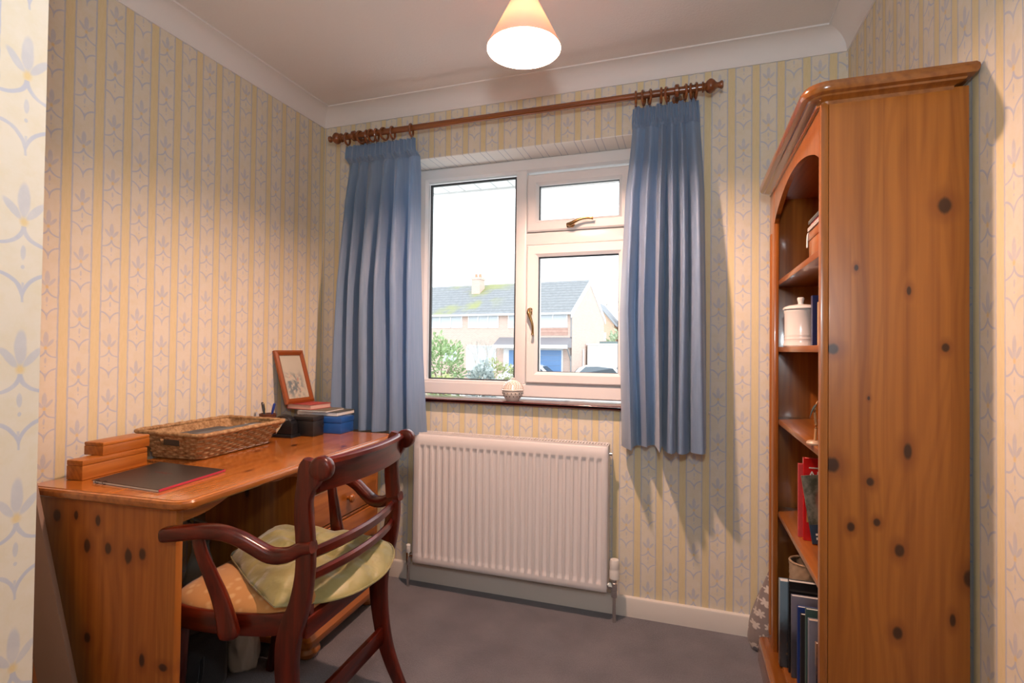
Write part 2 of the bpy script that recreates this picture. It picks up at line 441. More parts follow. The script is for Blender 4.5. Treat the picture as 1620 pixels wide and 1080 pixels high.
# ------------------------------------------------------------------ pendant lamp
lampo = thing('pendant_lamp', (LAMP.x, LAMP.y, ZC), 'lit conical pendant lamp hanging from the ceiling in front of the window', 'ceiling lamp')
M_SHADE = bpy.data.materials.new('peach_fabric_shade'); M_SHADE.use_nodes = True; _t = M_SHADE.node_tree; _t.nodes.clear()
_o = _t.nodes.new('ShaderNodeOutputMaterial'); _mx = _t.nodes.new('ShaderNodeMixShader'); _d = _t.nodes.new('ShaderNodeBsdfDiffuse'); _tr = _t.nodes.new('ShaderNodeBsdfTranslucent')
_d.inputs[0].default_value = (.78, .60, .50, 1); _tr.inputs[0].default_value = (.90, .30, .155, 1); _mx.inputs[0].default_value = .0068
_t.links.new(_d.outputs[0], _mx.inputs[1]); _t.links.new(_tr.outputs[0], _mx.inputs[2]); _t.links.new(_mx.outputs[0], _o.inputs[0])
bm = BM(); lathe(bm, [(.115, 0), (.116, .003), (.028, .180), (.020, .181)], 56, 'Z', LAMP, caps=False) 
obj('lamp_shade', off(bm, lampo.location), M_SHADE, lampo)
bm = BM(); lathe(bm, [(.010, .22), (.017, .215), (.019, .175), (.019, .125), (.016, .115)], 20, 'Z', LAMP); obj('lamp_holder', off(bm, lampo.location), M_WHITEP, lampo)
M_BULB = mat('glowing_bulb', (1, 1, 1), .4, emit=(1., .61, .45), estr=2700)
bm = BM(); lathe(bm, [(.012, .115), (.014, .098), (.024, .076), (.030, .056), (.029, .041), (.022, .030), (.010, .026), (.001, .0255)], 24, 'Z', LAMP); obj('light_bulb', off(bm, lampo.location), M_BULB, lampo)
bm = BM(); tube(bm, [LAMP+Vector((0, 0, .21)), (LAMP.x, LAMP.y, ZC)], .0035, 8); obj('cord', off(bm, lampo.location), M_WHITEP, lampo)
bm = BM(); lathe(bm, [(.045, 0), (.045, -.010), (.030, -.024), (.010, -.028), (.001, -.028)], 24, 'Z', (LAMP.x, LAMP.y, ZC)); obj('ceiling_rose', off(bm, lampo.location), M_WHITEP, lampo)

# ------------------------------------------------------------------ curtain pole, rings, curtains
PY, PZ = 2.215, 2.203
pole = thing('curtain_pole', (-.80, YB, PZ), 'turned wooden curtain pole with ball finials above the window', 'curtain pole')
bm = BM(); tube(bm, [(-1.665, PY, PZ), (.055, PY, PZ)], .0145, 20); obj('pole', off(bm, pole.location), M_POLE, pole)
for sx, x in ((-1, -1.66), (1, .050)):
    bm = BM()
    prof = [(.0145, 0), (.020, .001), (.022, .006), (.016, .010), (.015, .014), (.022, .019), (.0285, .030), (.0285, .038), (.022, .048), (.014, .054), (.011, .060), (.012, .066), (.016, .071), (.016, .077), (.012, .081), (.001, .082)]
    lathe(bm, [(r, sx*h) for r, h in prof], 24, 'X', (x, PY, PZ)); obj('finial', off(bm, pole.location), M_POLE, pole)
for x in (-1.590, -.045):
    bm = BM(); lathe(bm, [(.019, -.010), (.025, -.006), (.025, .006), (.019, .010)], 24, 'X', (x, PY, PZ))
    lathe(bm, [(.014, 0), (.010, .02), (.014, .045), (.012, .070), (.022, .080), (.024, YB-PY-.004)], 16, 'Y', (x, PY, PZ))
    obj('bracket', off(bm, pole.location), M_POLE, pole)
ring0 = None
def ring(x, label, group, tilt):
    global ring0
    if ring0 is None:
        ring0 = thing('curtain_ring', (x, PY, PZ-.0105), label, 'curtain ring', group)
        bm = BM(); rings = []
        for i in range(28):
            a = 2*PI*i/28; c = Vector((0, math.cos(a), math.sin(a)))
            rings.append([c*(.0275+.0054*math.cos(b))+Vector((.0054*math.sin(b), 0, 0)) for b in [2*PI*k/8 for k in range(8)]])
        loft(bm, rings, loop=True); obj('ring', bm, M_POLE, ring0)
        bm = BM(); loft(bm, [[Vector((0, math.cos(a), math.sin(a)))*(.0045+.001*math.cos(b))+Vector((.001*math.sin(b), 0, -.0365)) for b in [2*PI*k/6 for k in range(6)]] for a in [2*PI*i/12 for i in range(12)]], loop=True)
        obj('eyelet', bm, M_BRASS, ring0)
        r = ring0
    else:
        r = copy_tree(ring0); r.location = (x, PY, PZ-.0105); r['label'] = label; r['group'] = group
    r.rotation_euler = (0, 0, R(tilt))
for i, x in enumerate((-1.632, -1.553, -1.515, -1.49, -1.461, -1.418, -1.371, -1.268)):
    ring(x, 'wooden curtain ring on the pole above the left blue curtain', 'rings of the left curtain', (8, -10, 12, -6, 10, -12, 6, 10)[i])
for i, x in enumerate((-.209, -.178, -.152, -.107, -.084, -.012, .010, .028)):
    ring(x, 'wooden curtain ring on the pole above the right blue curtain', 'rings of the right curtain', (5, -8, 14, 4, -12, 10, -6, 8)[i])

M_CURT = mat('pale_blue_curtain_cloth', rough=.42, sheen=.55, spec=.6); _t = T(M_CURT); _c = xyz(M_CURT)
_n = noise(_t, vec(_t, _c[0]*120, _c[1]*120, _c[2]*4), 1, 3); _n2 = noise(_t, vec(_t, _c[0], _c[1], _c[2]), 420, 1)
setcol(M_CURT, mix(_t, _n.step(.3, .7), (.30, .445, .65), (.35, .485, .68))); bump(M_CURT, _n2, .06, .001)
def curtain(loc, label, left, right, ztop, zbot, seed, folds, lean):
    rnd = random.Random(seed)
    root = thing('curtain', loc, label, 'curtain')
    amp = [rnd.uniform(.8, 1.25) for _ in range(folds+2)]; pos = [0]
    for i in range(folds): pos.append(pos[-1]+rnd.uniform(.7, 1.35))
    tot = pos[-1]; pos = [p/tot for p in pos]
    ph = [rnd.uniform(-1, 1) for _ in range(folds+1)]
    zh = ztop-.078
    def fold(s, z):
        h = min(max((zh-z)/(zh-zbot), 0), 1)
        ss = s + .022*math.sin(3.1*h+seed)*math.sin(PI*s)*h + .012*math.sin(7*s+5*h+seed)*h
        ss = min(max(ss, 0), 1)
        k = 0
        while k < folds-1 and ss > pos[k+1]: k += 1
        f = (ss-pos[k])/(pos[k+1]-pos[k])
        w = math.sin(PI*min(max(f, 0), 1))
        w = .35*w+.65*w**1.7                                  # rounded ridge, open valley behind
        A = amp[k]*(.020+.062*min(h*2.2, 1)**.8+.012*h)*(1+.40*ph[k]*h)
        sub = .0035*math.sin(2*PI*s*folds*2.3+4*h+seed)*h
        return -A*w+sub
    def pt(s, z):
        h = min(max((zh-z)/(zh-zbot), 0), 1)
        x0, x1 = interp(left, z), interp(right, z)
        b = fold(s, z)
        x = x0+(x1-x0)*s + .010*math.sin(2*PI*s*folds+seed)*h
        zz = z
        if h > .97: zz += .006*math.sin(9*s+seed)
        return Vector((x, PY+.048+b+lean*h, zz))
    NS, NZ = 230, 70
    bm = BM(); G = []
    for j in range(NZ+1):
        z = zh+(zbot-zh)*j/NZ
        G.append([bm.verts.new(pt(i/NS, z)) for i in range(NS+1)])
    for j in range(NZ):
        for i in range(NS): bm.faces.new((G[j][i], G[j][i+1], G[j+1][i+1], G[j+1][i]))
    bmesh.ops.solidify(bm, geom=bm.faces[:], thickness=.002)
    obj('drape', off(bm, loc), M_CURT, root, angle=80)
    bm = BM(); G = []
    for j in range(13):
        f = j/12; z = zh-.002+(ztop-zh+.002)*f; row = []
        for i in range(NS+1):
            s = i/NS; x = interp(left, z)+(interp(right, z)-interp(left, z))*s
            tri = math.cos(2*PI*s*folds*3+seed)*.0065+math.cos(2*PI*s*folds+1)*.006
            y = PY+.012+tri-.012*math.sin(PI*f)*.3
            if f < .25: y = y*(f/.25)+(pt(s, zh).y)*(1-f/.25)
            row.append(bm.verts.new((x, y, z+.004*math.sin(2*PI*s*folds+seed)*f)))
        G.append(row)
    for j in range(12):
        for i in range(NS): bm.faces.new((G[j][i], G[j][i+1], G[j+1][i+1], G[j+1][i]))
    bmesh.ops.solidify(bm, geom=bm.faces[:], thickness=.002)
    obj('gathered_heading', off(bm, loc), M_CURT, root, angle=80)
curtain((-1.45, PY, .73), 'pale blue curtain hanging left of the window behind the desk', [(.72, -1.690), (1.3, -1.688), (1.9, -1.668), (2.165, -1.645)], [(.72, -1.185), (1.1, -1.212), (1.6, -1.232), (2.0, -1.238), (2.165, -1.248)], 2.160, .738, 3, 6, 0)
curtain((-.09, PY, .745), 'pale blue curtain hanging right of the window above bare skirting', [(.74, -.252), (1.3, -.268), (1.8, -.252), (2.0, -.232), (2.165, -.222)], [(.74, .086), (1.3, .078), (1.8, .066), (2.165, .040)], 2.162, .742, 11, 6, 0)

# ------------------------------------------------------------------ radiator
RX0, RX1, RZ0, RZ1, RY = -1.228, -.313, .128, .735, 2.205
rad = thing('radiator', ((RX0+RX1)/2, YB, RZ0), 'white ribbed panel radiator below the window', 'radiator')
RO = rad.location
bm = BM(); NR = 26; mrg = .022; per = (RX1-RX0-2*mrg)/NR
xs = [RX0, RX0+.006]; ds = [0.006, 0.]
for i in range(NR):
    a = RX0+mrg+per*i
    for f, d in ((.30, 0), (.36, .0035), (.42, .007), (.50, .008), (.84, .008), (.92, .007), (.97, .0035), (1.0, 0)):
        xs.append(a+per*f); ds.append(d)
xs += [RX1-.006, RX1]; ds += [0., .006]
zs = [(RZ0+.001, -2), (RZ0, -1), (RZ0+.007, 0), (.148, 0), (.158, 0), (.163, .15), (.172, .75), (.182, 1), (.665, 1), (.675, .75), (.684, .15), (.689, 0), (.699, 0), (RZ1-.007, 0), (RZ1, -1), (RZ1-.001, -2)]
G = []
for z, k in zs:
    G.append([bm.verts.new((x, RY+(d*max(k, 0) if 2 < i < len(xs)-3 else d)+(0, .005, .016)[int(max(-k, 0))], z)) for i, (x, d) in enumerate(zip(xs, ds))])
for j in range(len(zs)-1):
    for i in range(len(xs)-1): bm.faces.new((G[j][i], G[j][i+1], G[j+1][i+1], G[j+1][i]))
obj('front_panel', off(bm, RO), M_RAD, rad, angle=50)
bm = BM(); box(bm, (RX0+.004, RY+.060, RZ0+.01), (RX1-.004, RY+.072, RZ1-.01), .003); obj('rear_panel', off(bm, RO), M_RAD, rad)
for x in (RX0-.001, RX1-.003):
    bm = BM(); box(bm, (x, RY+.012, RZ0+.008), (x+.004, RY+.075, RZ1+.004), .0015); obj('side_panel', off(bm, RO), M_RAD, rad)
bm = BM(); box(bm, (RX0+.003, RY+.006, RZ1-.004), (RX1-.003, RY+.011, RZ1+.008)); box(bm, (RX0+.003, RY+.066, RZ1-.004), (RX1-.003, RY+.071, RZ1+.008))
for i in range(70):
    x = RX0+.010+(RX1-RX0-.020)*i/69; box(bm, (x-.003, RY+.008, RZ1+.001), (x+.003, RY+.070, RZ1+.006))
obj('top_grille', off(bm, RO), M_RAD, rad, False)
bm = BM(); lathe(bm, [(.008, 0), (.008, .014), (.005, .016), (.001, .016)], 14, 'X', (RX1, RY+.04, .700)); obj('bleed_valve', off(bm, RO), M_CHROME, rad)
for x in (RX0+.15, RX1-.15):
    bm = BM(); box(bm, (x-.02, RY+.070, .25), (x+.02, YB-.001, .62), .003); obj('wall_bracket', off(bm, RO), M_RAD, rad)
vx, vy = -.284, 2.235
bm = BM(); lathe(bm, [(.012, .105), (.014, .110), (.014, .135), (.016, .137), (.016, .165), (.013, .168), (.012, .182)], 20, 'Z', (vx, vy, 0)); lathe(bm, [(.011, 0), (.011, .030)], 14, 'X', (RX1-.001, vy, .152)); lathe(bm, [(.016, .006), (.016, .022)], 6, 'X', (RX1, vy, .152)); lathe(bm, [(.0075, .001), (.0075, .108)], 14, 'Z', (vx, vy, 0))
v = obj('thermostatic_valve', off(bm, RO), M_CHROME, rad)
bm = BM(); lathe(bm, [(.014, .180), (.021, .184), (.0215, .215), (.019, .222), (.020, .226), (.0205, .250), (.017, .262), (.008, .264), (.001, .264)], 24, 'Z', (vx, vy, 0)); obj('valve_head', off(bm, RO), M_WHITEP, v)
vx = -1.262
bm = BM(); lathe(bm, [(.010, .105), (.013, .112), (.013, .160), (.010, .165)], 18, 'Z', (vx, vy, 0)); lathe(bm, [(.010, 0), (.010, .034)], 12, 'X', (RX0-.033, vy, .148)); lathe(bm, [(.0075, .001), (.0075, .108)], 14, 'Z', (vx, vy, 0))
v = obj('lockshield_valve', off(bm, RO), M_CHROME, rad)
bm = BM(); lathe(bm, [(.011, .164), (.013, .168), (.012, .198), (.006, .202), (.001, .202)], 18, 'Z', (vx, vy, 0)); obj('valve_cap', off(bm, RO), M_WHITEP, v)
bm = BM(); tube(bm, [(.090, YB+.004, .884), (.090, YB-.016, .884), (.090, YB-.018, .894)], .004, 8); tag(obj('wall_hook', bm, M_WHITEP), 'tiny white hook on the wallpaper beside the right curtain hem', 'hook')

# ------------------------------------------------------------------ desk (its own frame: y along its length, -x towards the wall)
DA = 3.5
DL = (-1.185, .975, 0)
desk = thing('desk', DL, 'knotty pine pedestal desk with a wavy apron along the left wall', 'desk', rot=(0, 0, R(DA)))
dcs, dsn = math.cos(R(DA)), math.sin(R(DA))
def dw(x, y, z=0): return Vector((DL[0]+x*dcs-y*dsn, DL[1]+x*dsn+y*dcs, z))      # desk frame -> room
def dl(x, y): dx, dy = x-DL[0], y-DL[1]; return dx*dcs+dy*dsn, dy*dcs-dx*dsn        # room -> desk frame
KN = [(-.457, .67, .016, .020), (-.387, .677, .009, .015), (-.308, .67, .011, .017), (-.344, .599, .015, .022), (-.27, .60, .014, .018), (-.2, .587, .015, .022), (-.154, .598, .013, .020), (-.336, .355, .014, .019), (-.149, .325, .010, .020), (-.079, .318, .018, .012)]
P_TOP = pine('pine_desk_top', 1, 0, 1.3, [(-.10, .33, .007, .016), (-.16, .20, .006, .012), (-.30, .60, .010, .020), (-.25, .74, .011, .022), (-.05, .78, .008, .018), (-.12, .47, .006, .013), (-.33, .67, .008, .016)], rough=.2, seed=2.3, auto=False, coat=.6)
P_SIDE = pine('pine_desk_side', 2, 0, .95, KN, seed=5.1, auto=False, rough=.42, coat=.08)
P_FRONT = pine('pine_desk_front', 1, 2, 1.0, plank=0, seed=1.7)
P_INNER = pine('pine_pedestal_side', 2, 0, .8, seed=8.2)
P_TURN = pine('pine_turned', 2, 0, .9, plank=0, seed=4.4, auto=False)
def rrect(x0, x1, y0, y1, r, n=8, corners=(1, 1, 1, 1)):
    out = []
    for (cx, cy, a0, k) in ((x1-r, y0+r, -90, 0), (x1-r, y1-r, 0, 1), (x0+r, y1-r, 90, 2), (x0+r, y0+r, 180, 3)):
        if corners[k]:
            for i in range(n+1):
                a = R(a0+90*i/n); out.append((cx+r*math.cos(a), cy+r*math.sin(a)))
        else: out.append({0: (x1, y0), 1: (x1, y1), 2: (x0, y1), 3: (x0, y0)}[k])
    return out
def inset(o, d):
    cx = sum(p[0] for p in o)/len(o); n = len(o); res = []
    for i in range(n):
        a, b, c = Vector((*o[i-1], 0)), Vector((*o[i], 0)), Vector((*o[(i+1) % n], 0))
        t1 = (b-a); t2 = (c-b)
        if t1.length < 1e-6: t1 = t2
        if t2.length < 1e-6: t2 = t1
        t = (t1.normalized()+t2.normalized()).normalized(); nn = Vector((-t.y, t.x, 0))
        k = d/max(.35, t1.normalized().dot(t))
        res.append((b.x+nn.x*k, b.y+nn.y*k))
    return res
def slab(bm, o, prof):
    """outline with an edge profile of (inset, z)"""
    rings = []
    for d, z in prof:
        q = inset(o, d) if abs(d) > 1e-7 else o
        rings.append([(p[0], p[1], z) for p in q])
    loft(bm, rings); return bm
top = rrect(-.555, 0, 0, 1.13, .05, 8, (1, 1, 0, 0))
bm = BM(); slab(bm, top, [(.012, .724), (.006, .725), (.001, .730), (0, .736), (.001, .742), (.005, .747), (.009, .7485), (.012, .7485), (.013, .750)])
P_EDGE = pine('pine_desk_edge', 1, 0, .8, plank=0, seed=2.3, auto=False, rough=.2, coat=.6)
tt = obj('tabletop', bm, [P_TOP, P_EDGE], desk, angle=25)
for pg in tt.data.polygons:
    if pg.normal.z < .9: pg.material_index = 1
bm = BM(); box(bm, (-.535, .025, 0), (-.046, .047, .724), .003); obj('side_panel', bm, P_SIDE, desk)
ap = [(.047, .724), (.60, .724)]
cur = [(.60, .690), (.555, .690), (.52, .694), (.48, .706), (.44, .711), (.41, .709), (.38, .712), (.33, .722), (.30, .7235), (.25, .7225), (.20, .715), (.165, .704), (.13, .695), (.10, .691), (.047, .689)]
ap += [(p[0], p[1]-.004) for p in cur]
bm = BM(); prism(bm, ap, 'X', -.068, -.048); obj('apron', bm, P_FRONT, desk)
PX = -.075
bm = BM(); box(bm, (-.535, .600, .05), (PX-.004, .618, .724), .002); obj('pedestal_side', bm, P_INNER, desk)
bm = BM(); box(bm, (-.535, 1.085, .05), (PX-.004, 1.103, .724), .002); obj('pedestal_side', bm, P_INNER, desk)
bm = BM(); box(bm, (-.535, .618, .08), (-.523, 1.085, .72)); obj('back_panel', bm, P_INNER, desk)
bm = BM()
for z0, z1 in ((.05, .112), (.282, .292), (.446, .456), (.598, .608), (.714, .724)): box(bm, (PX-.024, .618, z0), (PX-.004, 1.085, z1), .001)
obj('drawer_rail', bm, P_FRONT, desk)
def knob(x, y, z, parent):
    bm = BM(); lathe(bm, [(.008, 0), (.007, .008), (.010, .012), (.017, .018), (.018, .024), (.014, .030), (.006, .033), (.0005, .0335)], 18, 'X', (x, y, z)); return obj('knob', bm, P_TURN, parent)
for z0, z1 in ((.612, .710), (.460, .594), (.296, .442), (.116, .278)):
    bm = BM(); box(bm, (PX-.020, .622, z0), (PX, 1.081, z1), .004, 3); box(bm, (-.45, .63, z0+.01), (PX-.019, 1.073, z1-.02))
    d = obj('drawer', bm, P_FRONT, desk); knob(PX-.001, .8515, (z0+z1)/2, d)
bm = BM(); pl = rrect(-.535, PX+.022, .588, 1.115, .02, 5, (1, 1, 0, 0)); slab(bm, pl, [(.004, .052), (0, .058), (0, .078), (.006, .086), (.014, .094), (.016, .104)]); obj('plinth', bm, P_FRONT, desk)
for x, y in ((PX-.025, .64), (PX-.025, 1.065), (-.49, .64), (-.49, 1.065)):
    bm = BM(); lathe(bm, [(.022, .053), (.030, .050), (.043, .038), (.046, .026), (.040, .012), (.028, .001), (.001, 0)], 24, 'Z', (x, y, 0)); obj('bun_foot', bm, P_TURN, desk)

# ------------------------------------------------------------------ chair (its own frame: x forward to the desk, y towards the camera)
CL = (-.925, 1.32, 0)
chair = thing('armchair', CL, 'dark red mahogany open-arm chair drawn up to the pine desk', 'chair', rot=(0, 0, R(183.73)))
# side profile of the back posts: (forward, z, width along profile)
PROF = [(-.050, 0, .032), (-.018, .06, .038), (.008, .12, .044), (.026, .18, .050), (.040, .26, .056), (.046, .33, .061), (.043, .39, .064), (.030, .44, .062), (.012, .49, .054), (.000, .55, .049), (-.004, .60, .048), (-.002, .66, .047), (.003, .71, .046), (.004, .755, .044), (-.002, .785, .050), (-.012, .812, .064), (-.018, .838, .066), (-.022, .856, .050)]
def post(v, side):
    pts = crom([(p[0], p[1], p[2]) for p in PROF], 4); bm = BM(); rings = []
    n = len(pts)
    for i, q in enumerate(pts):
        d = (pts[min(i+1, n-1)]-pts[max(i-1, 0)]); d = Vector((d.x, 0, d.y)).normalized(); s = Vector((d.z, 0, -d.x)); c = Vector((q.x, v, q.y)); w = q.z/2; h = .0135; b = .006
        rings.append([c+s*a+Vector((0, e, 0)) for a, e in ((w-b, h), (w-b*.3, h-b*.3), (w, h-b), (w, -h+b), (w-b*.3, -h+b*.3), (w-b, -h), (-w+b, -h), (-w+b*.3, -h+b*.3), (-w, -h+b), (-w, h-b), (-w+b*.3, h-b*.3), (-w+b, h))])
    loft(bm, rings)
    # rolled scroll at the head, with a domed end
    e = side
    lathe(bm, [(.001, -.0150*e), (.024, -.0148*e), (.029, -.0125*e), (.031, -.008*e), (.031, .008*e), (.0295, .0125*e), (.025, .0155*e), (.012, .0175*e), (.001, .018*e)], 28, 'Y', (-.046, v, .838))
    return obj('back_leg', bm, M_MAHOG_Z, chair, angle=40)
post(.231, 1); post(-.231, -1)
def bowed(name, z0, z1, u0, th, bow, crown=0, roll=False, half=.219):
    bm = BM(); rings = []; N = 20
    for i in range(N+1):
        f = i/N; v = -half+2*half*f; k = 1-(2*f-1)**2; u = u0-bow*k
        za, zb = z0-crown*.3*k, z1+crown*k; b = .006
        if roll: sec = [(th*.55, za), (th*.55+.001, za+(zb-za)*.5), (th*.2, zb-.010), (0, zb-.001), (-th*.45, zb+.001), (-th*.95, zb-.004), (-th*1.1, zb-.014), (-th*.75, zb-.026), (-th*.45, za+(zb-za)*.5), (-th*.45, za), (0, za-.003)]
        else: sec = [(th-b, za), (th, za+b), (th, zb-b), (th-b, zb), (-th+b, zb), (-th, zb-b), (-th, za+b), (-th+b, za)]
        rings.append([(u+a, v, z) for a, z in sec])
    loft(bm, rings); return obj(name, bm, M_MAHOG_Y, chair, angle=40)
bowed('top_rail', .775, .858, -.024, .020, .030, 0, True)
bowed('back_rail', .600, .630, -.004, .0085, .030); bowed('back_rail', .543, .571, -.002, .0085, .030)
# seat frame: dished side rails run round from post to post
def seat_out(k=0.):
    pts = [(.000, .205), (.06, .216), (.15, .230), (.25, .243), (.33, .249), (.385, .246), (.430, .230), (.452, .195), (.462, .12), (.466, 0)]
    pts = [(a, b) for a, b in pts]; full = pts+[(a, -b) for a, b in reversed(pts[:-1])]
    return [Vector((p.x, p.y, 0)) for p in crom([(a, b, 0) for a, b in full], 4)]
SO = seat_out()
def zt(u): return interp([(0, .478), (.05, .458), (.12, .447), (.22, .443), (.33, .446), (.46, .452)], u)
bm = BM(); rings = []
for i, p in enumerate(SO):
    t = (SO[min(i+1, len(SO)-1)]-SO[max(i-1, 0)]).normalized(); nn = Vector((-t.y, t.x, 0))
    if nn.dot(p-Vector((.2, 0, 0))) > 0: nn = -nn
    z = zt(p.x); h = .056
    rings.append([p+nn*a+Vector((0, 0, zz)) for a, zz in ((0.002, z-h), (0, z-h+.004), (0, z-.008), (.004, z-.001), (.010, z), (.022, z-.004), (.022, z-h))])
loft(bm, rings); obj('seat_rail', bm, M_MAHOG_X, chair, angle=40)
bm = BM(); box(bm, (-.004, -.220, .400), (.018, .220, .452), .004); obj('rear_seat_rail', bm, M_MAHOG_Y, chair)
M_SEAT = mat('orange_patterned_seat_cloth', rough=.8, sheen=.3, spec=.2); _t = T(M_SEAT); _c = xyz(M_SEAT)
_v = _t.nodes.new('ShaderNodeTexVoronoi'); _v.inputs['Scale'].default_value = 34; _t.links.new(vec(_t, _c[0], _c[1], _c[2]), _v.inputs['Vector'])
setcol(M_SEAT, mix(_t, 1.0-X(_t, _v.outputs['Distance']).step(.15, .42), (.52, .26, .085), (.62, .38, .17)))
bm = BM(); rings = []
ctr = Vector((.22, 0, 0))
for f, dz in ((.945, -.022), (.945, -.006), (.93, .004), (.89, .013), (.80, .024), (.62, .034), (.40, .039), (.18, .041), (.02, .0415)):
    rings.append([Vector((ctr.x+(p.x-ctr.x)*f, ctr.y+(p.y-ctr.y)*f, zt(p.x)*min(f/.9, 1)+.446*(1-min(f/.9, 1))+dz)) for p in SO])
loft(bm, rings); obj('seat_pad', bm, M_SEAT, chair)
for sgn in (1, -1):
    v = .212*sgn
    path = crom([(.408, v, .405), (.412, v, .33), (.416, v, .24), (.424, v, .14), (.438, v, .06), (.452, v, 0)], 4)
    bm = BM(); tube(bm, path, [interp([(0, .023), (.4, .021), (1, .0155)], i/(len(path)-1)) for i in range(len(path))], 16, None, Vector((1, 0, 0)), .45); obj('front_leg', bm, M_MAHOG_Z, chair, angle=50)
    fl = 1. if sgn > 0 else .55
    y0 = .235
    armp = crom([(-.028, (y0)*sgn, .643), (.005, (y0+.002)*sgn, .636), (.040, (y0+.008*fl)*sgn, .618), (.080, (y0+.020*fl)*sgn, .617), (.120, (y0+.034*fl)*sgn, .640), (.150, (y0+.046*fl)*sgn, .660), (.190, (y0+.060*fl)*sgn, .676), (.235, (y0+.072*fl)*sgn, .679), (.285, (y0+.079*fl)*sgn, .673), (.330, (y0+.083*fl)*sgn, .666), (.348, (y0+.085*fl)*sgn, .664)], 4)
    if sgn < 0: armp = [p for p in armp if p.x < .30]
    n = len(armp)
    bm = BM(); tube(bm, armp, [interp([(0, .018), (.25, .022), (.55, .020), (.85, .022), (.97, .021), (1, .013)], i/(n-1)) for i in range(n)], 18, (1.0, .86), Vector((0, 0, 1)), .7); obj('arm', bm, M_MAHOG_X, chair, angle=50)
    ax = (y0+.066*fl)*sgn
    sup = crom([(.262, ax, .668), (.254, ax-.006*fl*sgn, .62), (.238, ax-.020*fl*sgn, .56), (.222, ax-.034*fl*sgn, .50), (.206, (.262)*sgn, .445), (.198, .2605*sgn, .41), (.194, .2605*sgn, .392)], 4)
    n = len(sup)
    bm = BM(); tube(bm, sup, [interp([(0, .015), (.2, .0175), (.55, .024), (.82, .030), (.93, .026), (1, .012)], i/(n-1)) for i in range(n)], 16, (1.0, .52), Vector((0, 1, 0)), .6); obj('arm_support', bm, M_MAHOG_Z, chair, angle=50)
bm = BM(); box(bm, (.020, -.222, .148), (.038, .222, .205), .004); obj('stretcher', bm, M_MAHOG_Y, chair)

# ------------------------------------------------------------------ pale green cushion on the seat
M_CUSH = mat('pale_green_satin', rough=.42, sheen=.4, spec=.4); _t = T(M_CUSH); _c = xyz(M_CUSH)
_n = noise(_t, vec(_t, _c[0], _c[1], _c[2]), 14, 3); setcol(M_CUSH, mix(_t, _n.step(.35, .65), (.24, .22, .075), (.32, .285, .11)))
_w = noise(_t, vec(_t, _c[0]+_n*.05, _c[1]+_n*.07, _c[2]), 7, 2, .5); bump(M_CUSH, (_w-.5).ab().step(0, .16), .40, .016)
def chw(u, v, z=0): a = R(183.73); return Vector((CL[0]+u*math.cos(a)-v*math.sin(a), CL[1]+u*math.sin(a)+v*math.cos(a), z))
cush = thing('cushion', chw(.16, .02, .47), 'crumpled pale green satin cushion on the armchair seat', 'cushion')
OUT = [(.085, .232, .478), (.21, .165, .486), (.33, .085, .490), (.412, .022, .494), (.418, -.05, .497), (.400, -.165, .505), (.29, -.195, .505), (.15, -.20, .508), (.03, -.175, .512), (-.040, -.145, .512), (-.072, -.10, .496), (-.082, -.03, .476), (-.064, .05, .466), (-.030, .12, .464), (.02, .18, .470)]
oc = crom(OUT+[OUT[0]], 6)[:-1]; c0 = Vector((.16, .0, .49))
def cpt(f, p, up):
    q = c0+(p-c0)*f
    puff = (1-f**3.0)**.75
    ang = math.atan2(p.y-c0.y, p.x-c0.x)
    wr = .0055*math.sin(ang*9+f*7)*f*(1-f)*4 + .006*math.sin(q.x*55+q.y*30)*(1-f)+.004*math.sin(q.y*90-q.x*22)*min(1, 3*(1-f))
    if up: z = q.z+puff*.050+wr+.018*math.exp(-((q.x-.36)**2+(q.y+.10)**2)/.012)*(1-f**4)
    else: z = max(q.z-puff*.02, .4905 if f < .8 and .02 < q.x < .40 and abs(q.y) < .19 else q.z-puff*.02)
    return Vector((q.x, q.y, z))
bm = BM(); rings = [[chw(*cpt(f, p, True)) for p in oc] for f in (.02, .12, .25, .38, .5, .6, .7, .78, .85, .9, .94, .97, .99, 1.0)]
rings += [[chw(*cpt(f, p, False)) for p in oc] for f in (.985, .9, .7, .4, .02)]
loft(bm, rings); obj('cover', off(bm, cush.location), M_CUSH, cush, angle=70)
bm = BM(); loft(bm, [[chw(*(p+Vector(((p-c0).x*.012+math.cos(a)*.0028*(1 if (p-c0).x > 0 else -1), (p-c0).y*.012, math.sin(a)*.0028)))) for a in [2*PI*k/6 for k in range(6)]] for p in oc], loop=True)
obj('piped_edge', off(bm, cush.location), M_CUSH, cush)

# ------------------------------------------------------------------ things on the desk
DZ = .7505
P_BLOCK = pine('pine_boxes', 1, 2, 1.1, plank=0, seed=3.3, auto=False, rough=.4, coat=.1)
def oriented(loc, ang): return Matrix.Translation(Vector(loc)) @ Matrix.Rotation(R(ang), 4, 'Z')
def wooden_box(loc, ang, w, l, h, label):
    r = thing('wooden_box', loc, label, 'box', rot=(0, 0, R(ang)))
    bm = BM(); box(bm, (-w/2, 0, 0), (w/2, l, h*.72), .002); obj('body', bm, P_BLOCK, r)
    bm = BM(); box(bm, (-w/2, 0, h*.722), (w/2, l, h), .003); obj('lid', bm, P_BLOCK, r); return r
wooden_box((-1.6705, 1.030, DZ), 8, .056, .215, .057, 'long low wooden box resting on the near end of the desktop')
wooden_box((-1.695, 1.096, DZ+.0575), 9, .068, .165, .039, 'short wooden box stacked on top of the long wooden box')
fo = thing('document_folder', (-1.47, 1.14, DZ), 'black covered document lying on the desk in front of the wicker basket', 'folder')
fa = [(-1.598, 1.030), (-1.330, 1.022), (-1.362, 1.262), (-1.645, 1.268)]
bm = BM(); prism(bm, [(x, y) for x, y in inset(fa, .003)], 'Z', DZ+.0002, DZ+.0058); obj('pages', off(bm, fo.location), M_PAPER, fo, False)
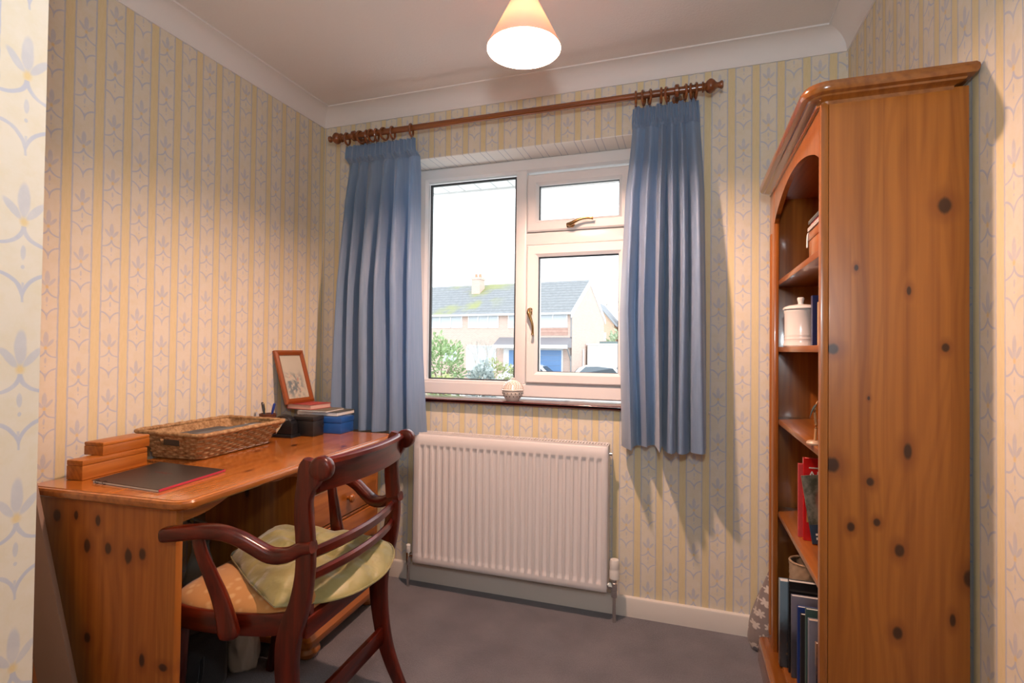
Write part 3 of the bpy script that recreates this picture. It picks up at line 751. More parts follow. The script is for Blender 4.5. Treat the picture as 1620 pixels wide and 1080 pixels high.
bm = BM(); prism(bm, fa, 'Z', DZ+.0060, DZ+.0072); obj('front_cover', off(bm, fo.location), mat('dark_grey_card', (.028, .024, .023), .38), fo, False)
bm = BM(); prism(bm, [(-1.329, 1.0225), (-1.327, 1.0225), (-1.359, 1.2625), (-1.361, 1.2625)], 'Z', DZ+.001, DZ+.0072); obj('red_edge', off(bm, fo.location), mat('crimson_edge', (.45, .03, .06), .5), fo, False)
bm = BM(); box(bm, (-.03, -.002, 0), (.03, .002, .0003), mtx=oriented((-1.50, 1.16, DZ+.0072), -8)); box(bm, (-.012, -.0015, 0), (.045, .0015, .0003), mtx=oriented((-1.50, 1.168, DZ+.0072), -8)); obj('title_line', off(bm, fo.location), mat('dark_red_print', (.14, .025, .02), .5), fo, False)
for p in ((-1.575, 1.0335), (-1.545, 1.0325)):
    bm = BM(); tube(bm, [Vector((p[0]+.008*math.cos(a)*.6, p[1]-.002+.004*math.cos(a), DZ+.0045+.0042*math.sin(a))) for a in [2*PI*i/10 for i in range(11)]], .0008, 5); obj('binding_wire', off(bm, fo.location), M_BLACK, fo)

# wicker basket
bk = thing('wicker_basket', (-1.69, 1.53, DZ), 'woven wicker tray basket with handle holes in the middle of the desk', 'basket')
M_WICK = mat('wicker', rough=.65, spec=.3); _t = T(M_WICK); _c = xyz(M_WICK)
setcol(M_WICK, mix(_t, noise(_t, vec(_t, _c[0], _c[1], _c[2]), 70, 3, .7).step(.3, .7), (.24, .125, .05), (.50, .32, .16)))
B0 = [(-1.571, 1.352), (-1.600, 1.700), (-1.800, 1.690), (-1.776, 1.335)]      # base corners
B1 = [(-1.508, 1.298), (-1.532, 1.712), (-1.836, 1.712), (-1.816, 1.300)]      # rim corners
HB = .090
def loopc(q, r=.03, n=6):
    out = []
    m = len(q)
    for i in range(m):
        a, b, c = Vector((*q[i-1], 0)), Vector((*q[i], 0)), Vector((*q[(i+1) % m], 0))
        p0 = b+(a-b).normalized()*r; p1 = b+(c-b).normalized()*r
        for k in range(n+1):
            s = k/n; out.append(p0*(1-s)**2+b*2*s*(1-s)+p1*s*s)
    res = []
    for i in range(len(out)):
        a, b = out[i], out[(i+1) % len(out)]; k = max(1, int((b-a).length/.006))
        for j in range(k): res.append(a+(b-a)*j/k)
    return res
L0, L1 = loopc(B0), loopc(B1)
def resample(L, n):
    d = [0]
    for i in range(len(L)): d.append(d[-1]+(L[(i+1) % len(L)]-L[i]).length)
    out = []; j = 0
    for k in range(n):
        t = d[-1]*k/n
        while d[j+1] < t: j += 1
        out.append(L[j].lerp(L[(j+1) % len(L)], (t-d[j])/max(1e-9, d[j+1]-d[j])))
    return out
NB = 264; L0, L1 = resample(L0, NB), resample(L1, NB)
bm = BM(); rows = 10; rings = []
for r in range(rows*4+1):
    h = r/(rows*4); rowi = int(r/4); row = []
    for i in range(NB):
        p = L0[i].lerp(L1[i], h); nrm = (L1[i]-L0[i]).normalized() if (L1[i]-L0[i]).length > 0 else Vector((0, 0, 0))
        bul = abs(math.sin(PI*(r/4)))*.0035*(.55+.45*math.cos(2*PI*i/11+PI*rowi))+.0022*math.cos(2*PI*i/11+PI*rowi)
        row.append(p+nrm*bul+Vector((0, 0, DZ+.001+HB*h)))
    rings.append(row)
for r in range(rows*4, -1, -4):
    h = r/(rows*4); rings.append([L0[i].lerp(L1[i], h)-(L1[i]-L0[i]).normalized()*.007+Vector((0, 0, DZ+.005+(HB-.004)*h)) for i in range(NB)])
G = [[bm.verts.new(p) for p in r] for r in rings]
hole = lambda i, r: False
# handle holes in the two short ends
def is_hole(p0, h):
    for (a, b) in ((1, 2), (3, 0)):
        m = (Vector((*B1[a], 0))+Vector((*B1[b], 0))+Vector((*B0[a], 0))+Vector((*B0[b], 0)))/4
        if abs(p0.x-m.x) < .042 and abs(p0.y-m.y) < .06 and .46 < h < .80: return True
    return False
for r in range(len(rings)-1):
    for i in range(NB):
        h = r/(rows*4) if r < rows*4 else 1-(r-rows*4-.5)/rows
        if is_hole(L0[i].lerp(L1[i], .5), h): continue
        k = (i+1) % NB; bm.faces.new((G[r][i], G[r][k], G[r+1][k], G[r+1][i]))
bm.faces.new(G[-1]); bm.faces.new(list(reversed(G[0])))
obj('woven_body', off(bm, bk.location), M_WICK, bk, angle=80)
bm = BM(); rings = []
for i in range(NB):
    p = L1[i]; t = (L1[(i+1) % NB]-L1[i-1]).normalized(); nn = Vector((t.y, -t.x, 0)); ph = i*2*PI/9
    rings.append([p+nn*(.0085*math.cos(a)*(1+.10*math.sin(a*2+ph)))+Vector((0, 0, DZ+HB+.004+.0075*math.sin(a)*(1+.12*math.sin(a*2+ph)))) for a in [2*PI*k/10 for k in range(10)]])
loft(bm, rings, loop=True); obj('braided_rim', off(bm, bk.location), M_WICK, bk, angle=80)
def flat_item(name, q, z0, z1, m, label, cat, group=None):
    bm = BM(); prism(bm, q, 'Z', z0, z1, .0006, 1); return tag(obj(name, bm, m, None, False), label, cat, group)
flat_item('paper_stack', [(-1.575, 1.470), (-1.592, 1.680), (-1.800, 1.674), (-1.785, 1.465)], DZ+.006, DZ+.035, M_PAPER, 'stack of white papers inside the wicker basket under the blue brochure', 'papers')
flat_item('brochure', [(-1.562, 1.392), (-1.580, 1.690), (-1.670, 1.686), (-1.652, 1.392)], DZ+.0355, DZ+.082, mat('slate_blue_cover', (.055, .08, .105), .45), 'dark slate blue brochure lying in the wicker basket', 'brochure')
flat_item('paper_folder', [(-1.660, 1.378), (-1.678, 1.62), (-1.778, 1.616), (-1.772, 1.378)], DZ+.0355, DZ+.070, mat('charcoal_cover', (.06, .065, .075), .6), 'charcoal covered folder beside the brochure, behind the basket handle hole', 'folder')
flat_item('paper_leaflet', [(-1.572, 1.600), (-1.576, 1.660), (-1.625, 1.655), (-1.620, 1.605)], DZ+.0825, DZ+.0845, mat('leaflet_paper', (.62, .55, .47), .6), 'small pale leaflet on top of the dark brochure in the basket', 'leaflet')

# pen pot and pens
pp = (-1.768, 1.862)
pot = thing('pen_pot', (*pp, DZ), 'small brown leather pen pot behind the wicker basket', 'pen pot')
M_LEA = mat('brown_leather', (.14, .045, .022), .5)
bm = BM(); lathe(bm, [(.034, 0), (.035, .004), (.035, .089), (.036, .092), (.033, .093), (.031, .090), (.031, .006), (.001, .005)], 28, 'Z', (*pp, DZ)); obj('pot', off(bm, pot.location), M_LEA, pot)
bm = BM(); loft(bm, [[Vector((pp[0]+(.0355+.0016*math.cos(b))*math.cos(a), pp[1]+(.0355+.0016*math.cos(b))*math.sin(a), DZ+.078+.003*math.sin(b))) for b in [2*PI*k/6 for k in range(6)]] for a in [2*PI*i/28 for i in range(28)]], loop=True); obj('rim_band', off(bm, pot.location), M_LEA, pot)
def pen(name, a, b, m, label):
    r = thing(name, a, label, 'pen'); a, b = Vector(a), Vector(b)
    bm = BM(); d = b-a; tube(bm, [a, a+d*.06, a+d*.7], [.001, .004, .0045], 10); obj('barrel', off(bm, a), m, r)
    bm = BM(); tube(bm, [a+d*.7, a+d*.97, b], [.0056, .0056, .004], 10); s = d.cross(Vector((0, 0, 1))).normalized(); tube(bm, [a+d*.96+s*.005, a+d*.96+s*.008, a+d*.74+s*.008], .0012, 6); obj('cap', off(bm, a), m, r)
pen('pen', (pp[0]+.008, pp[1]-.006, DZ+.008), (pp[0]-.028, pp[1]-.004, DZ+.142), M_BLACK, 'black pen standing in the brown pen pot')
pen('pen', (pp[0]-.006, pp[1]+.006, DZ+.008), (pp[0]+.028, pp[1]+.010, DZ+.138), mat('blue_plastic', (.02, .05, .28), .3), 'blue pen standing in the brown pen pot')

# black hole punch and black box, blue box, books
hp = thing('hole_punch', (-1.652, 1.848, DZ), 'black hole punch between the wicker basket and the black box', 'hole punch', rot=(0, 0, R(6)))
bm = BM(); prism(bm, [(-.05, 0), (.05, 0), (.047, .012), (-.047, .012)], 'Y', -.035, .035, .002); obj('base', bm, M_BLACK, hp)
bm = BM(); prism(bm, [(-.032, .012), (.042, .012), (.042, .060), (.030, .072), (.005, .070), (-.015, .040), (-.032, .020)], 'Y', -.022, .022, .003); obj('body', bm, M_BLACK, hp)
bm = BM(); tube(bm, crom([(.030, 0, .070), (.010, 0, .086), (-.020, 0, .088), (-.045, 0, .078)], 5), .012, 12, (1.7, .6)); obj('lever', bm, M_BLACK, hp)
bb = thing('black_box', (-1.541, 1.884, DZ), 'matt black box with a ring pull in front of the blue box', 'box', rot=(0, 0, R(1)))
bm = BM(); box(bm, (-.105, 0, 0), (0, .072, .066), .002); obj('body', bm, M_MATTEB, bb)
bm = BM(); box(bm, (-.106, -.001, .0665), (.001, .073, .086), .002); obj('lid', bm, M_MATTEB, bb)
bm = BM(); loft(bm, [[Vector((.0035+.0012*math.sin(b), .060+(.0085+.0012*math.cos(b))*math.cos(a), .045+(.0085+.0012*math.cos(b))*math.sin(a))) for b in [2*PI*k/6 for k in range(6)]] for a in [2*PI*i/16 for i in range(16)]], loop=True); obj('ring_pull', bm, M_BLACK, bb)
M_BLUEB = mat('blue_card', (.012, .085, .33), .45)
bl = thing('blue_box', (-1.478, 1.992, DZ), 'bright blue card box on the desk under the stacked books', 'box', rot=(0, 0, R(5)))
bm = BM(); box(bm, (-.185, 0, 0), (0, .108, .048), .0015); obj('body', bm, M_BLUEB, bl)
bm = BM(); box(bm, (-.187, -.002, .0485), (.002, .1095, .072), .002); obj('lid', bm, M_BLUEB, bl)
def book(loc, ang, w, l, h, cover, label, spine='x0', group=None, pages=None, name='book'):
    """lying book: w along x, l along y, h thick"""
    r = thing(name, loc, label, 'book', group, rot=(0, 0, R(ang))); c = .0018
    bm = BM(); box(bm, (0, 0, 0), (w, l, c)); box(bm, (0, 0, h-c), (w, l, h))
    if spine == 'x0': box(bm, (0, 0, c), (c, l, h-c))
    else: box(bm, (0, l-c, c), (w, l, h-c))
    obj('cover', bm, cover, r, False)
    bm = BM(); box(bm, (c+.0002, .003, c+.0002), (w-.003, l-.003, h-c-.0002)); obj('pages', bm, pages or M_PAPER, r, False); return r
M_CREAMP = mat('cream_pages', (.62, .50, .38), .7)
book((-1.735, 2.006, DZ+.0728), 4, .215, .150, .019, mat('grey_green_cover', (.09, .09, .075), .5), 'grey covered book lying on the blue box', pages=M_PAPER)
# notebook with a wire spine on the same pile
nb = thing('notebook', (-1.712, 1.988, DZ+.0923), 'thin wire bound notebook between the grey book and the pink book', 'notebook', rot=(0, 0, R(4)))
bm = BM(); box(bm, (0, 0, 0), (.15, .14, .005)); obj('pages', bm, M_PAPER, nb, False)
bm = BM(); box(bm, (-.001, -.001, .0052), (.151, .141, .0066)); obj('cover', bm, mat('olive_card', (.16, .15, .11), .5), nb, False)
bm = BM()
for i in range(16): loft(bm, [[Vector((.008+i*.009+.0007*math.sin(b), -.001+(.0036+.0007*math.cos(b))*math.cos(a), .0035+(.0036+.0007*math.cos(b))*math.sin(a))) for b in [2*PI*k/5 for k in range(5)]] for a in [2*PI*j/10 for j in range(10)]], loop=True)
obj('wire_spine', bm, M_CHROME, nb)
book((-1.795, 2.010, DZ+.0992), -4, .145, .135, .023, mat('pink_red_cover', (.42, .06, .06), .45), 'thick pink and red book lying on top of the pile under the picture', pages=mat('pinkish_pages', (.66, .42, .36), .7))

# framed picture leaning on the wall
pf = thing('picture_frame', (-1.745, 2.075, DZ+.1225), 'framed watercolour leaning on the wall on top of the books', 'picture')
bl_, br_, tl_, tr_ = Vector((-1.752, 1.944, .874)), Vector((-1.752, 2.140, .874)), Vector((-1.838, 1.985, 1.148)), Vector((-1.838, 2.170, 1.144))
bx = (br_-bl_).normalized(); bz = ((tl_-bl_)-bx*((tl_-bl_).dot(bx))).normalized(); bn = bx.cross(bz)
FWd, FHt = .190, .262
fm = Matrix((bx, bz, bn)).transposed().to_4x4(); fm.translation = Vector((-1.756, 1.968, .8745))
if bn.x < 0: fm = Matrix((bx, bz, -bn)).transposed().to_4x4(); fm.translation = Vector((-1.756, 1.968, .8745))
def put(bm): bmesh.ops.transform(bm, matrix=Matrix.Translation(-pf.location) @ fm, verts=bm.verts); return bm
def frame2(bm, w, h, t, d, bev):
    o = [(0, 0), (w, 0), (w, h), (0, h)]; i = [(t, t), (w-t, t), (w-t, h-t), (t, h-t)]
    mid = [(t*.45, t*.45), (w-t*.45, t*.45), (w-t*.45, h-t*.45), (t*.45, h-t*.45)]
    rings = [[(*p, -d) for p in o], [(*p, -.002) for p in o], [(*p, bev) for p in mid], [(*p, -.003) for p in i], [(*p, -d) for p in i]]
    loft(bm, rings, loop=True); return bm
bm = BM(); frame2(bm, FWd, FHt, .024, .014, .003); obj('frame', put(bm), mat('orange_brown_frame', (.27, .065, .012), .3, coat=.4), pf, False)
M_ART = mat('watercolour_print', rough=.6); _t = T(M_ART); _c = xyz(M_ART)
_n = noise(_t, vec(_t, _c[0], _c[1], _c[2]), 38, 4, .6); _n2 = noise(_t, vec(_t, _c[0]+3, _c[1], _c[2]), 60, 3, .6)
_pz = (1.0-((_c[2]-.085)*14.0).ab().step(.3, 1.2))*(1.0-((_c[1]+.018)*16.0).ab().step(.5, 1.2))
_col = mix(_t, _pz*_n.step(.42, .60), (.62, .57, .47), (.20, .25, .27)); _col = mix(_t, _pz*_n2.step(.55, .7)*.8, _col, (.62, .30, .22))
setcol(M_ART, _col)
bm = BM(); box(bm, (.022, .022, -.0095), (FWd-.022, FHt-.022, -.008)); obj('picture', put(bm), M_ART, pf, False)
bm = BM(); box(bm, (.004, .004, -.0165), (FWd-.004, FHt-.004, -.0145)); obj('backing_board', put(bm), mat('backing_card', (.2, .13, .08), .8), pf, False)
bm = BM(); box(bm, (.022, .022, -.0078), (FWd-.022, FHt-.022, -.0062)); obj('glass', put(bm), M_GLASS, pf, False)

# ------------------------------------------------------------------ window sill ornament
so = (-.787, 2.365, .899)
sil = thing('pierced_pot', so, 'small white pierced ceramic ball with a domed lid on the window sill', 'ornament')
M_CER = mat('white_glazed_ceramic', (.74, .70, .66), .2, coat=.4)
bm = BM(); lathe(bm, [(.001, .0), (.030, 0), (.032, .003), (.044, .018), (.050, .036), (.0505, .046), (.048, .047), (.001, .047)], 36, 'Z', so); base = obj('base', off(bm, so), M_CER, sil)
bm = BM()
for row, (z, r, n) in enumerate(((.020, .0455, 16), (.034, .0503, 16))):
    for i in range(n):
        a = 2*PI*(i+.5*row)/n; tube(bm, [(so[0]+(r-.004)*math.cos(a), so[1]+(r-.004)*math.sin(a), so[2]+z), (so[0]+(r+.0006)*math.cos(a), so[1]+(r+.0006)*math.sin(a), so[2]+z)], .0028, 8)
ho = obj('hole_plug', off(bm, so), mat('hole_shade_paint', (.05, .035, .03), .8), base); ho['kind'] = 'stuff'  # solid plugs coloured dark as the shade inside the holes
bm = BM(); lathe(bm, [(.0545, .0475), (.055, .050), (.052, .053), (.047, .068), (.036, .084), (.020, .094), (.008, .097), (.007, .099), (.010, .103), (.007, .107), (.0005, .108)], 36, 'Z', so)
lid = obj('domed_lid', off(bm, so), M_CER, sil)
bm = BM(); random.seed(3)
for row, (z, r, n) in enumerate(((.058, .0515, 26), (.065, .0485, 24), (.072, .0452, 22), (.079, .0402, 18), (.086, .0335, 14))):
    for i in range(n):
        a = 2*PI*(i+.5*row)/n; tube(bm, [(so[0]+(r-.004)*math.cos(a), so[1]+(r-.004)*math.sin(a), so[2]+z-.001), (so[0]+(r+.0004)*math.cos(a), so[1]+(r+.0004)*math.sin(a), so[2]+z)], .0021, 6)
ho = obj('hole_plug', off(bm, so), mat('tan_opening', (.42, .26, .14), .8), lid); ho['kind'] = 'stuff'

# ------------------------------------------------------------------ bookcase on the right wall
KB = [(.53, 1.464, .018, .022), (.364, 1.335, .006, .010), (.464, 1.28, .006, .014), (.317, 1.15, .016, .016), (.531, 1.155, .009, .012), (.388, 1.04, .004, .007), (.462, .926, .011, .026), (.316, .885, .020, .022), (.39, .853, .010, .013), (.354, .748, .009, .013), (.404, .764, .008, .010), (.447, .707, .012, .018), (.572, .664, .014, .024), (.443, .526, .012, .018), (.543, .571, .007, .018)]
BY0, BY1, BX0, BX1, BZ = 1.370, 2.150, .292, .574, 1.722
bc = thing('bookcase', (.44, 1.745, 0), 'tall open knotty pine bookcase against the right wall', 'bookcase')
BO = Vector(bc.location)
KBL = [(a-BO.x, b, c*.9, d*.9) for a, b, c, d in KB]
P_BS = pine('pine_bookcase_side', 2, 0, .95, KBL, plank=.062, seed=6.6, auto=False, rough=.42, coat=.08)
P_BF = pine('pine_bookcase_front', 2, 1, .88, plank=0, seed=2.9); P_BIN = pine('pine_bookcase_inner', 2, 0, .88, plank=.08, seed=9.7)
P_SH = pine('pine_shelf', 1, 0, .85, plank=.1, seed=7.7, auto=False); P_COR = pine('pine_cornice', 1, 2, .70, plank=0, seed=3.9, auto=False, rough=.2, coat=.6)
bm = BM(); box(bm, (BX0+.0165, BY0, .0), (BX1, BY0+.020, BZ), .002); obj('side_panel', off(bm, BO), P_BS, bc)
bm = BM(); box(bm, (BX0+.0165, BY1-.020, .0), (BX1, BY1, BZ), .002); obj('side_panel', off(bm, BO), P_BIN, bc)
bm = BM(); box(bm, (BX1-.010, BY0+.020, .05), (BX1-.002, BY1-.020, BZ)); obj('back_panel', off(bm, BO), pine('pine_backing', 2, 1, .8, plank=.09, seed=1.2), bc, False)
for y0, y1, yb in ((BY0, BY0+.020, 0), (BY1-.095, BY1, 1)):
    bm = BM(); box(bm, (BX0, y0, .06), (BX0+.016, y1, BZ), .002)
    if yb:
        for yy in (BY1-.028, BY1-.044): tube(bm, [(BX0, yy, .12), (BX0, yy, BZ-.15)], .004, 8)
    obj('stile', off(bm, BO), P_BF, bc)
a0, a1 = BY0+.0205, BY1-.0955
arch = [(a0, BZ), (a0, 1.600)]
for i in range(21):
    f = i/20; arch.append((a0+.012+(a1-a0-.024)*f, 1.608+.070*math.sin(PI*f)**.8))
arch += [(a1, 1.600), (a1, BZ)]
bm = BM(); prism(bm, arch, 'X', BX0+.001, BX0+.0155); obj('arch_rail', off(bm, BO), P_BF, bc)
SHZ = [1.398, 1.160, .903, .578, .092]
for z in SHZ:
    bm = BM(); box(bm, (BX0+.017, BY0+.0205, z-.018), (BX1-.0105, BY1-.0205, z), .002); obj('shelf', off(bm, BO), P_SH, bc)
bm = BM(); box(bm, (BX0+.0205, BY0+.0205, BZ-.020), (BX1-.0105, BY1-.0205, BZ-.001)); obj('top_board', off(bm, BO), P_SH, bc)
def outl(x0, x1, y0, y1, r): return [(p[0], p[1]) for p in rrect(x0, x1, y0, y1, r, 8, (0, 0, 1, 1))]
co = outl(.252, BX1+.006, BY0-.034, BY1+.026, .055)
bm = BM(); slab(bm, co, [(.034, BZ-.006), (.033, BZ+.002), (.026, BZ+.006), (.018, BZ+.008), (.016, BZ+.012), (.004, BZ+.014), (.001, BZ+.019), (0, BZ+.025), (.001, BZ+.031), (.005, BZ+.037), (.011, BZ+.0385), (.20, BZ+.039)])
obj('cornice', off(bm, BO), P_COR, bc, angle=30)
po = outl(.256, BX1, BY0-.012, BY1+.016, .020)
bm = BM(); slab(bm, po, [(0, 0), (0, .066), (.002, .076), (.006, .082), (.012, .085), (.014, .0855)]); obj('plinth', off(bm, BO), P_COR, bc, angle=30)

# ---- things on its shelves
SZ = [z+.0005 for z in SHZ]
def upright(x0, y, w, h, th, z, cover, label, lean=0, group=None, name='book', pages=None, art=None, cat='book'):
    """book standing with its spine towards the room (-x) and its front cover towards the camera (-y)"""
    r = thing(name, (x0, y, z), label, cat, group, rot=(R(lean), 0, 0)); c = .0016
    bm = BM(); box(bm, (0, 0, 0), (w, c, h), .0006, 1); box(bm, (0, th-c, 0), (w, th, h), .0006, 1); box(bm, (-.0004, c, 0), (c, th-c, h)); obj('cover', bm, cover, r, False)
    bm = BM(); box(bm, (c+.0003, c+.0003, .003), (w-.003, th-c-.0003, h-.002)); obj('pages', bm, pages or M_PAPER, r, False)
    if art:
        for nm, (u0, v0, u1, v1), m in art:
            bm = BM(); box(bm, (u0, -.0006, v0), (u1, -.0001, v1)); obj(nm, bm, m, r, False)
    return r
# jar
jl = (.357, 1.945, SZ[1])
jar = thing('storage_jar', jl, 'white glazed lidded storage jar on the second shelf of the bookcase', 'jar')
bm = BM(); lathe(bm, [(.001, 0), (.050, 0), (.052, .003), (.0505, .012), (.0485, .022), (.0495, .025), (.0485, .028), (.048, .034), (.0488, .037), (.048, .040), (.048, .108), (.0495, .112), (.050, .118), (.047, .122), (.001, .122)], 40, 'Z', jl); obj('body', off(bm, jl), M_CER, jar)
bm = BM(); lathe(bm, [(.046, .1225), (.053, .123), (.0535, .126), (.050, .131), (.035, .137), (.014, .140), (.001, .140)], 40, 'Z', jl); li = obj('lid', off(bm, jl), M_CER, jar)
bm = BM(); lathe(bm, [(.0085, .140), (.008, .146), (.0105, .156), (.011, .160), (.009, .163), (.001, .1635)], 24, 'Z', jl); obj('knob', off(bm, jl), M_CER, li)
upright(.362, 1.795, .150, .155, .024, SZ[1], mat('navy_cover', (.012, .018, .085), .3), 'dark navy book standing behind the white jar on the shelf')
upright(.366, 1.735, .140, .130, .018, SZ[1], mat('cream_cover', (.50, .36, .20), .5), 'cream book standing in front of the navy book beside the jar')
upright(.374, 1.700, .150, .165, .020, SZ[1], mat('dark_green_cover', (.012, .03, .028), .4), 'dark green book nearest the side panel on the jar shelf')
# top shelf
bxo = thing('wooden_trinket_box', (.318, 1.500, SZ[0]), 'orange brown wooden box on the top shelf of the bookcase', 'box')
P_TR = pine('pine_trinket', 1, 2, .95, plank=0, seed=1.1, auto=False)
bm = BM(); box(bm, (0, 0, 0), (.17, .125, .050), .002); obj('body', bm, P_TR, bxo)
bm = BM(); box(bm, (-.001, -.001, .0505), (.171, .126, .074), .002); obj('lid', bm, P_TR, bxo)
yb = thing('card_box', (.320, 1.425, SZ[0]), 'small yellow card box beside the wooden box on the top shelf', 'box')
bm = BM(); box(bm, (0, 0, 0), (.12, .055, .052), .001); obj('body', bm, mat('yellow_card', (.52, .24, .04), .5), yb)
bm = BM(); box(bm, (-.0008, -.0008, .0523), (.1208, .0558, .064), .001); obj('lid', bm, mat('amber_card', (.42, .17, .03), .5), yb)
for i, (dx, dy, c, lab) in enumerate(((0, 0, (.55, .50, .48), 'pale flat case at the bottom of the stack on the wooden box'), (.006, -.010, (.42, .06, .06), 'red flat case in the middle of the stack on the wooden box'), (.003, .006, (.05, .055, .07), 'dark flat case at the top of the stack on the wooden box'))):
    r = thing('disc_case', (.314+dx, 1.480+dy, SZ[0]+.0750+.0105*i), lab, 'disc case', 'disc cases on the top shelf')
    bm = BM(); box(bm, (0, 0, 0), (.13, .142, .0046), .0006, 1); obj('case_base', bm, mat('case_%d' % i, c, .25), r)
    bm = BM(); box(bm, (0, 0, .0048), (.13, .142, .0102), .0006, 1); obj('case_lid', bm, mat('case_lid_%d' % i, tuple(q*.8+.02 for q in c), .15), r)
bm = BM(); rr = crom([(.330, 1.627, SZ[0]+.0785), (.322, 1.634, SZ[0]+.0785), (.317, 1.636, SZ[0]+.070), (.316, 1.637, SZ[0]+.035)], 6)
loft(bm, [[p+Vector((-.001, -.005, 0)), p+Vector((.001, -.005, 0)), p+Vector((.001, .005, 0)), p+Vector((-.001, .005, 0))] for p in rr]); tag(obj('paper_bookmark', bm, M_PAPER), 'white paper strip curling down from the disc cases on the top shelf', 'bookmark')
# middle shelf ornament
ol = (.316, 1.535, SZ[2])
orn = thing('wooden_ornament', ol, 'slender carved ornament with one dark leaf on the middle shelf', 'ornament')
bm = BM(); tube(bm, crom([(.0, .0, .0105), (.002, .0, .05), (-.001, 0, .09), (.006, 0, .112)], 5), [.0035]*11+[.002]*5, 8); obj('stem', bm, mat('pale_wood', (.45, .24, .10), .5), orn)
bm = BM(); lathe(bm, [(.001, 0), (.020, 0), (.021, .004), (.017, .009), (.001, .0102)], 20); obj('base', bm, mat('light_base', (.5, .34, .22), .4), orn)
bm = BM(); tube(bm, crom([(.004, 0, .105), (-.002, 0, .098), (-.008, .0, .084), (-.013, 0, .066)], 4), [.001, .003, .005, .006, .0065, .007, .0065, .006, .005, .004, .003, .002, .0008], 8, (1, .3)); obj('leaf', bm, mat('dark_leaf', (.015, .03, .025), .4), orn)
# red books with a title
M_RED = mat('red_gloss_cover', (.55, .012, .014), .25, coat=.4)
upright(.326, 1.800, .205, .222, .014, SZ[3], mat('red_white_spine', (.50, .05, .05), .35), 'slim red book with a pale spine behind the red atlas')
M_YEL = mat('yellow_print', (.62, .50, .03), .4); M_TAN = mat('tan_print', (.45, .25, .06), .4); M_GRN = mat('dark_green_print', (.03, .08, .05), .4); M_WHT = mat('white_print', (.75, .75, .72), .4); M_NAVY = mat('navy_print', (.02, .05, .11), .4)
at = upright(.3345, 1.772, .21, .246, .016, SZ[3], M_RED, 'red road atlas standing on the lower shelf with white letters', art=[('cover_map', (.008, .055, .12, .105), M_TAN), ('cover_photo', (.012, .105, .12, .165), M_GRN), ('corner_flash', (.040, .222, .13, .240), M_YEL), ('small_print', (.014, .216, .038, .2195), M_WHT)])
tcv = bpy.data.curves.new('letters', 'FONT'); tcv.body = 'Ak'; tcv.size = .036; tcv.extrude = .0003
tob = bpy.data.objects.new('letters', tcv); COL.objects.link(tob)
me = bpy.data.meshes.new_from_object(tob.evaluated_get(bpy.context.evaluated_depsgraph_get())); bpy.data.objects.remove(tob)
me.materials.clear(); me.materials.append(M_WHT)
to = bpy.data.objects.new('title_letters', me); COL.objects.link(to); to.parent = at; to.location = (.010, -.0006, .183); to.rotation_euler = (R(90), 0, 0)
M_PIC = mat('portrait_cover', rough=.3, coat=.3); _t = T(M_PIC); _c = xyz(M_PIC)
_n = noise(_t, vec(_t, _c[0], _c[1], _c[2]), 26, 3, .6); _e = (((_c[0]-.055)/.032)*((_c[0]-.055)/.032)+((_c[2]-.115)/.05)*((_c[2]-.115)/.05)).sq()
_col = mix(_t, _n.step(.35, .65), (.05, .06, .04), (.22, .21, .17)); _col = mix(_t, 1.0-_e.step(.5, 1.1), _col, (.38, .13, .09)); setcol(M_PIC, mix(_t, (_c[2]).lt(.055)*_c[0].lt(.05), _col, (.02, .05, .09)))
upright(.352, 1.738, .15, .196, .010, SZ[3]+.002, M_PIC, 'magazine with a dark photo cover leaning on the red atlas', lean=-4, name='magazine', cat='magazine', art=[('white_caption', (.012, .012, .030, .019), M_WHT), ('white_caption', (.012, .024, .030, .030), M_WHT)])
for _o in COL.objects:
    if _o.name == 'magazine': _o.rotation_euler = (R(-4), R(-8), 0)
# bottom shelf albums, far to near
def photo_mat(name, a, b, c, sc=14):
    m = mat(name, rough=.3, coat=.3); t = T(m); q = xyz(m); n = noise(t, vec(t, q[0], q[1], q[2]), sc, 3, .6)
    k = mix(t, (q[2]/.28+n*.5-.25).step(.35, .75), c, a); setcol(m, mix(t, n.step(.55, .7)*(q[2].lt(.15)), k, b)); return m
alb = [(.300, 1.985, .284, .030, photo_mat('album_sky', (.16, .26, .34), (.50, .22, .05), (.02, .025, .03)), 'album with a sky and flame picture, farthest on the bottom shelf', .20),
       (.322, 1.950, .297, .022, mat('black_gloss_cover', (.012, .012, .014), .25), 'tall black book standing next to the album with the sky picture', .21),
       (.326, 1.918, .262, .016, photo_mat('album_grey', (.20, .20, .26), (.10, .10, .12), (.05, .05, .06)), 'grey picture book third from the far end of the bottom shelf', .20),
       (.338, 1.886, .242, .014, mat('royal_blue_cover', (.02, .05, .22), .35), 'thin blue book between the grey and the black spined books', .18),
       (.342, 1.858, .232, .014, mat('black_cloth_cover', (.018, .016, .018), .6), 'black spined book behind the teal green book', .18),
       (.350, 1.828, .264, .014, mat('teal_cover', (.06, .12, .11), .4), 'teal green book behind the white edged album', .18),
       (.351, 1.796, .248, .018, photo_mat('album_lavender', (.26, .27, .34), (.26, .27, .34), (.24, .24, .30)), 'cream edged album with a lavender grey cover on the bottom shelf', .17),
       (.360, 1.745, .205, .014, photo_mat('album_orange', (.40, .22, .12), (.5, .42, .32), (.02, .05, .10), 40), 'small navy book with an orange and white cover picture', .15),
       (.372, 1.712, .175, .014, mat('tan_cover', (.28, .18, .10), .5), 'small tan book nearest to the side panel on the bottom shelf', .14)]
for x, y, h, th, m, lab, w in alb: upright(x, y-th, w, h, th, SZ[4], m, lab, pages=M_CREAMP if 'cream' in lab else None)
bk2 = thing('wicker_bin', (.392, 2.042, SZ[4]), 'small round woven bin at the far end of the bottom shelf', 'basket')
bm = BM(); rings = []
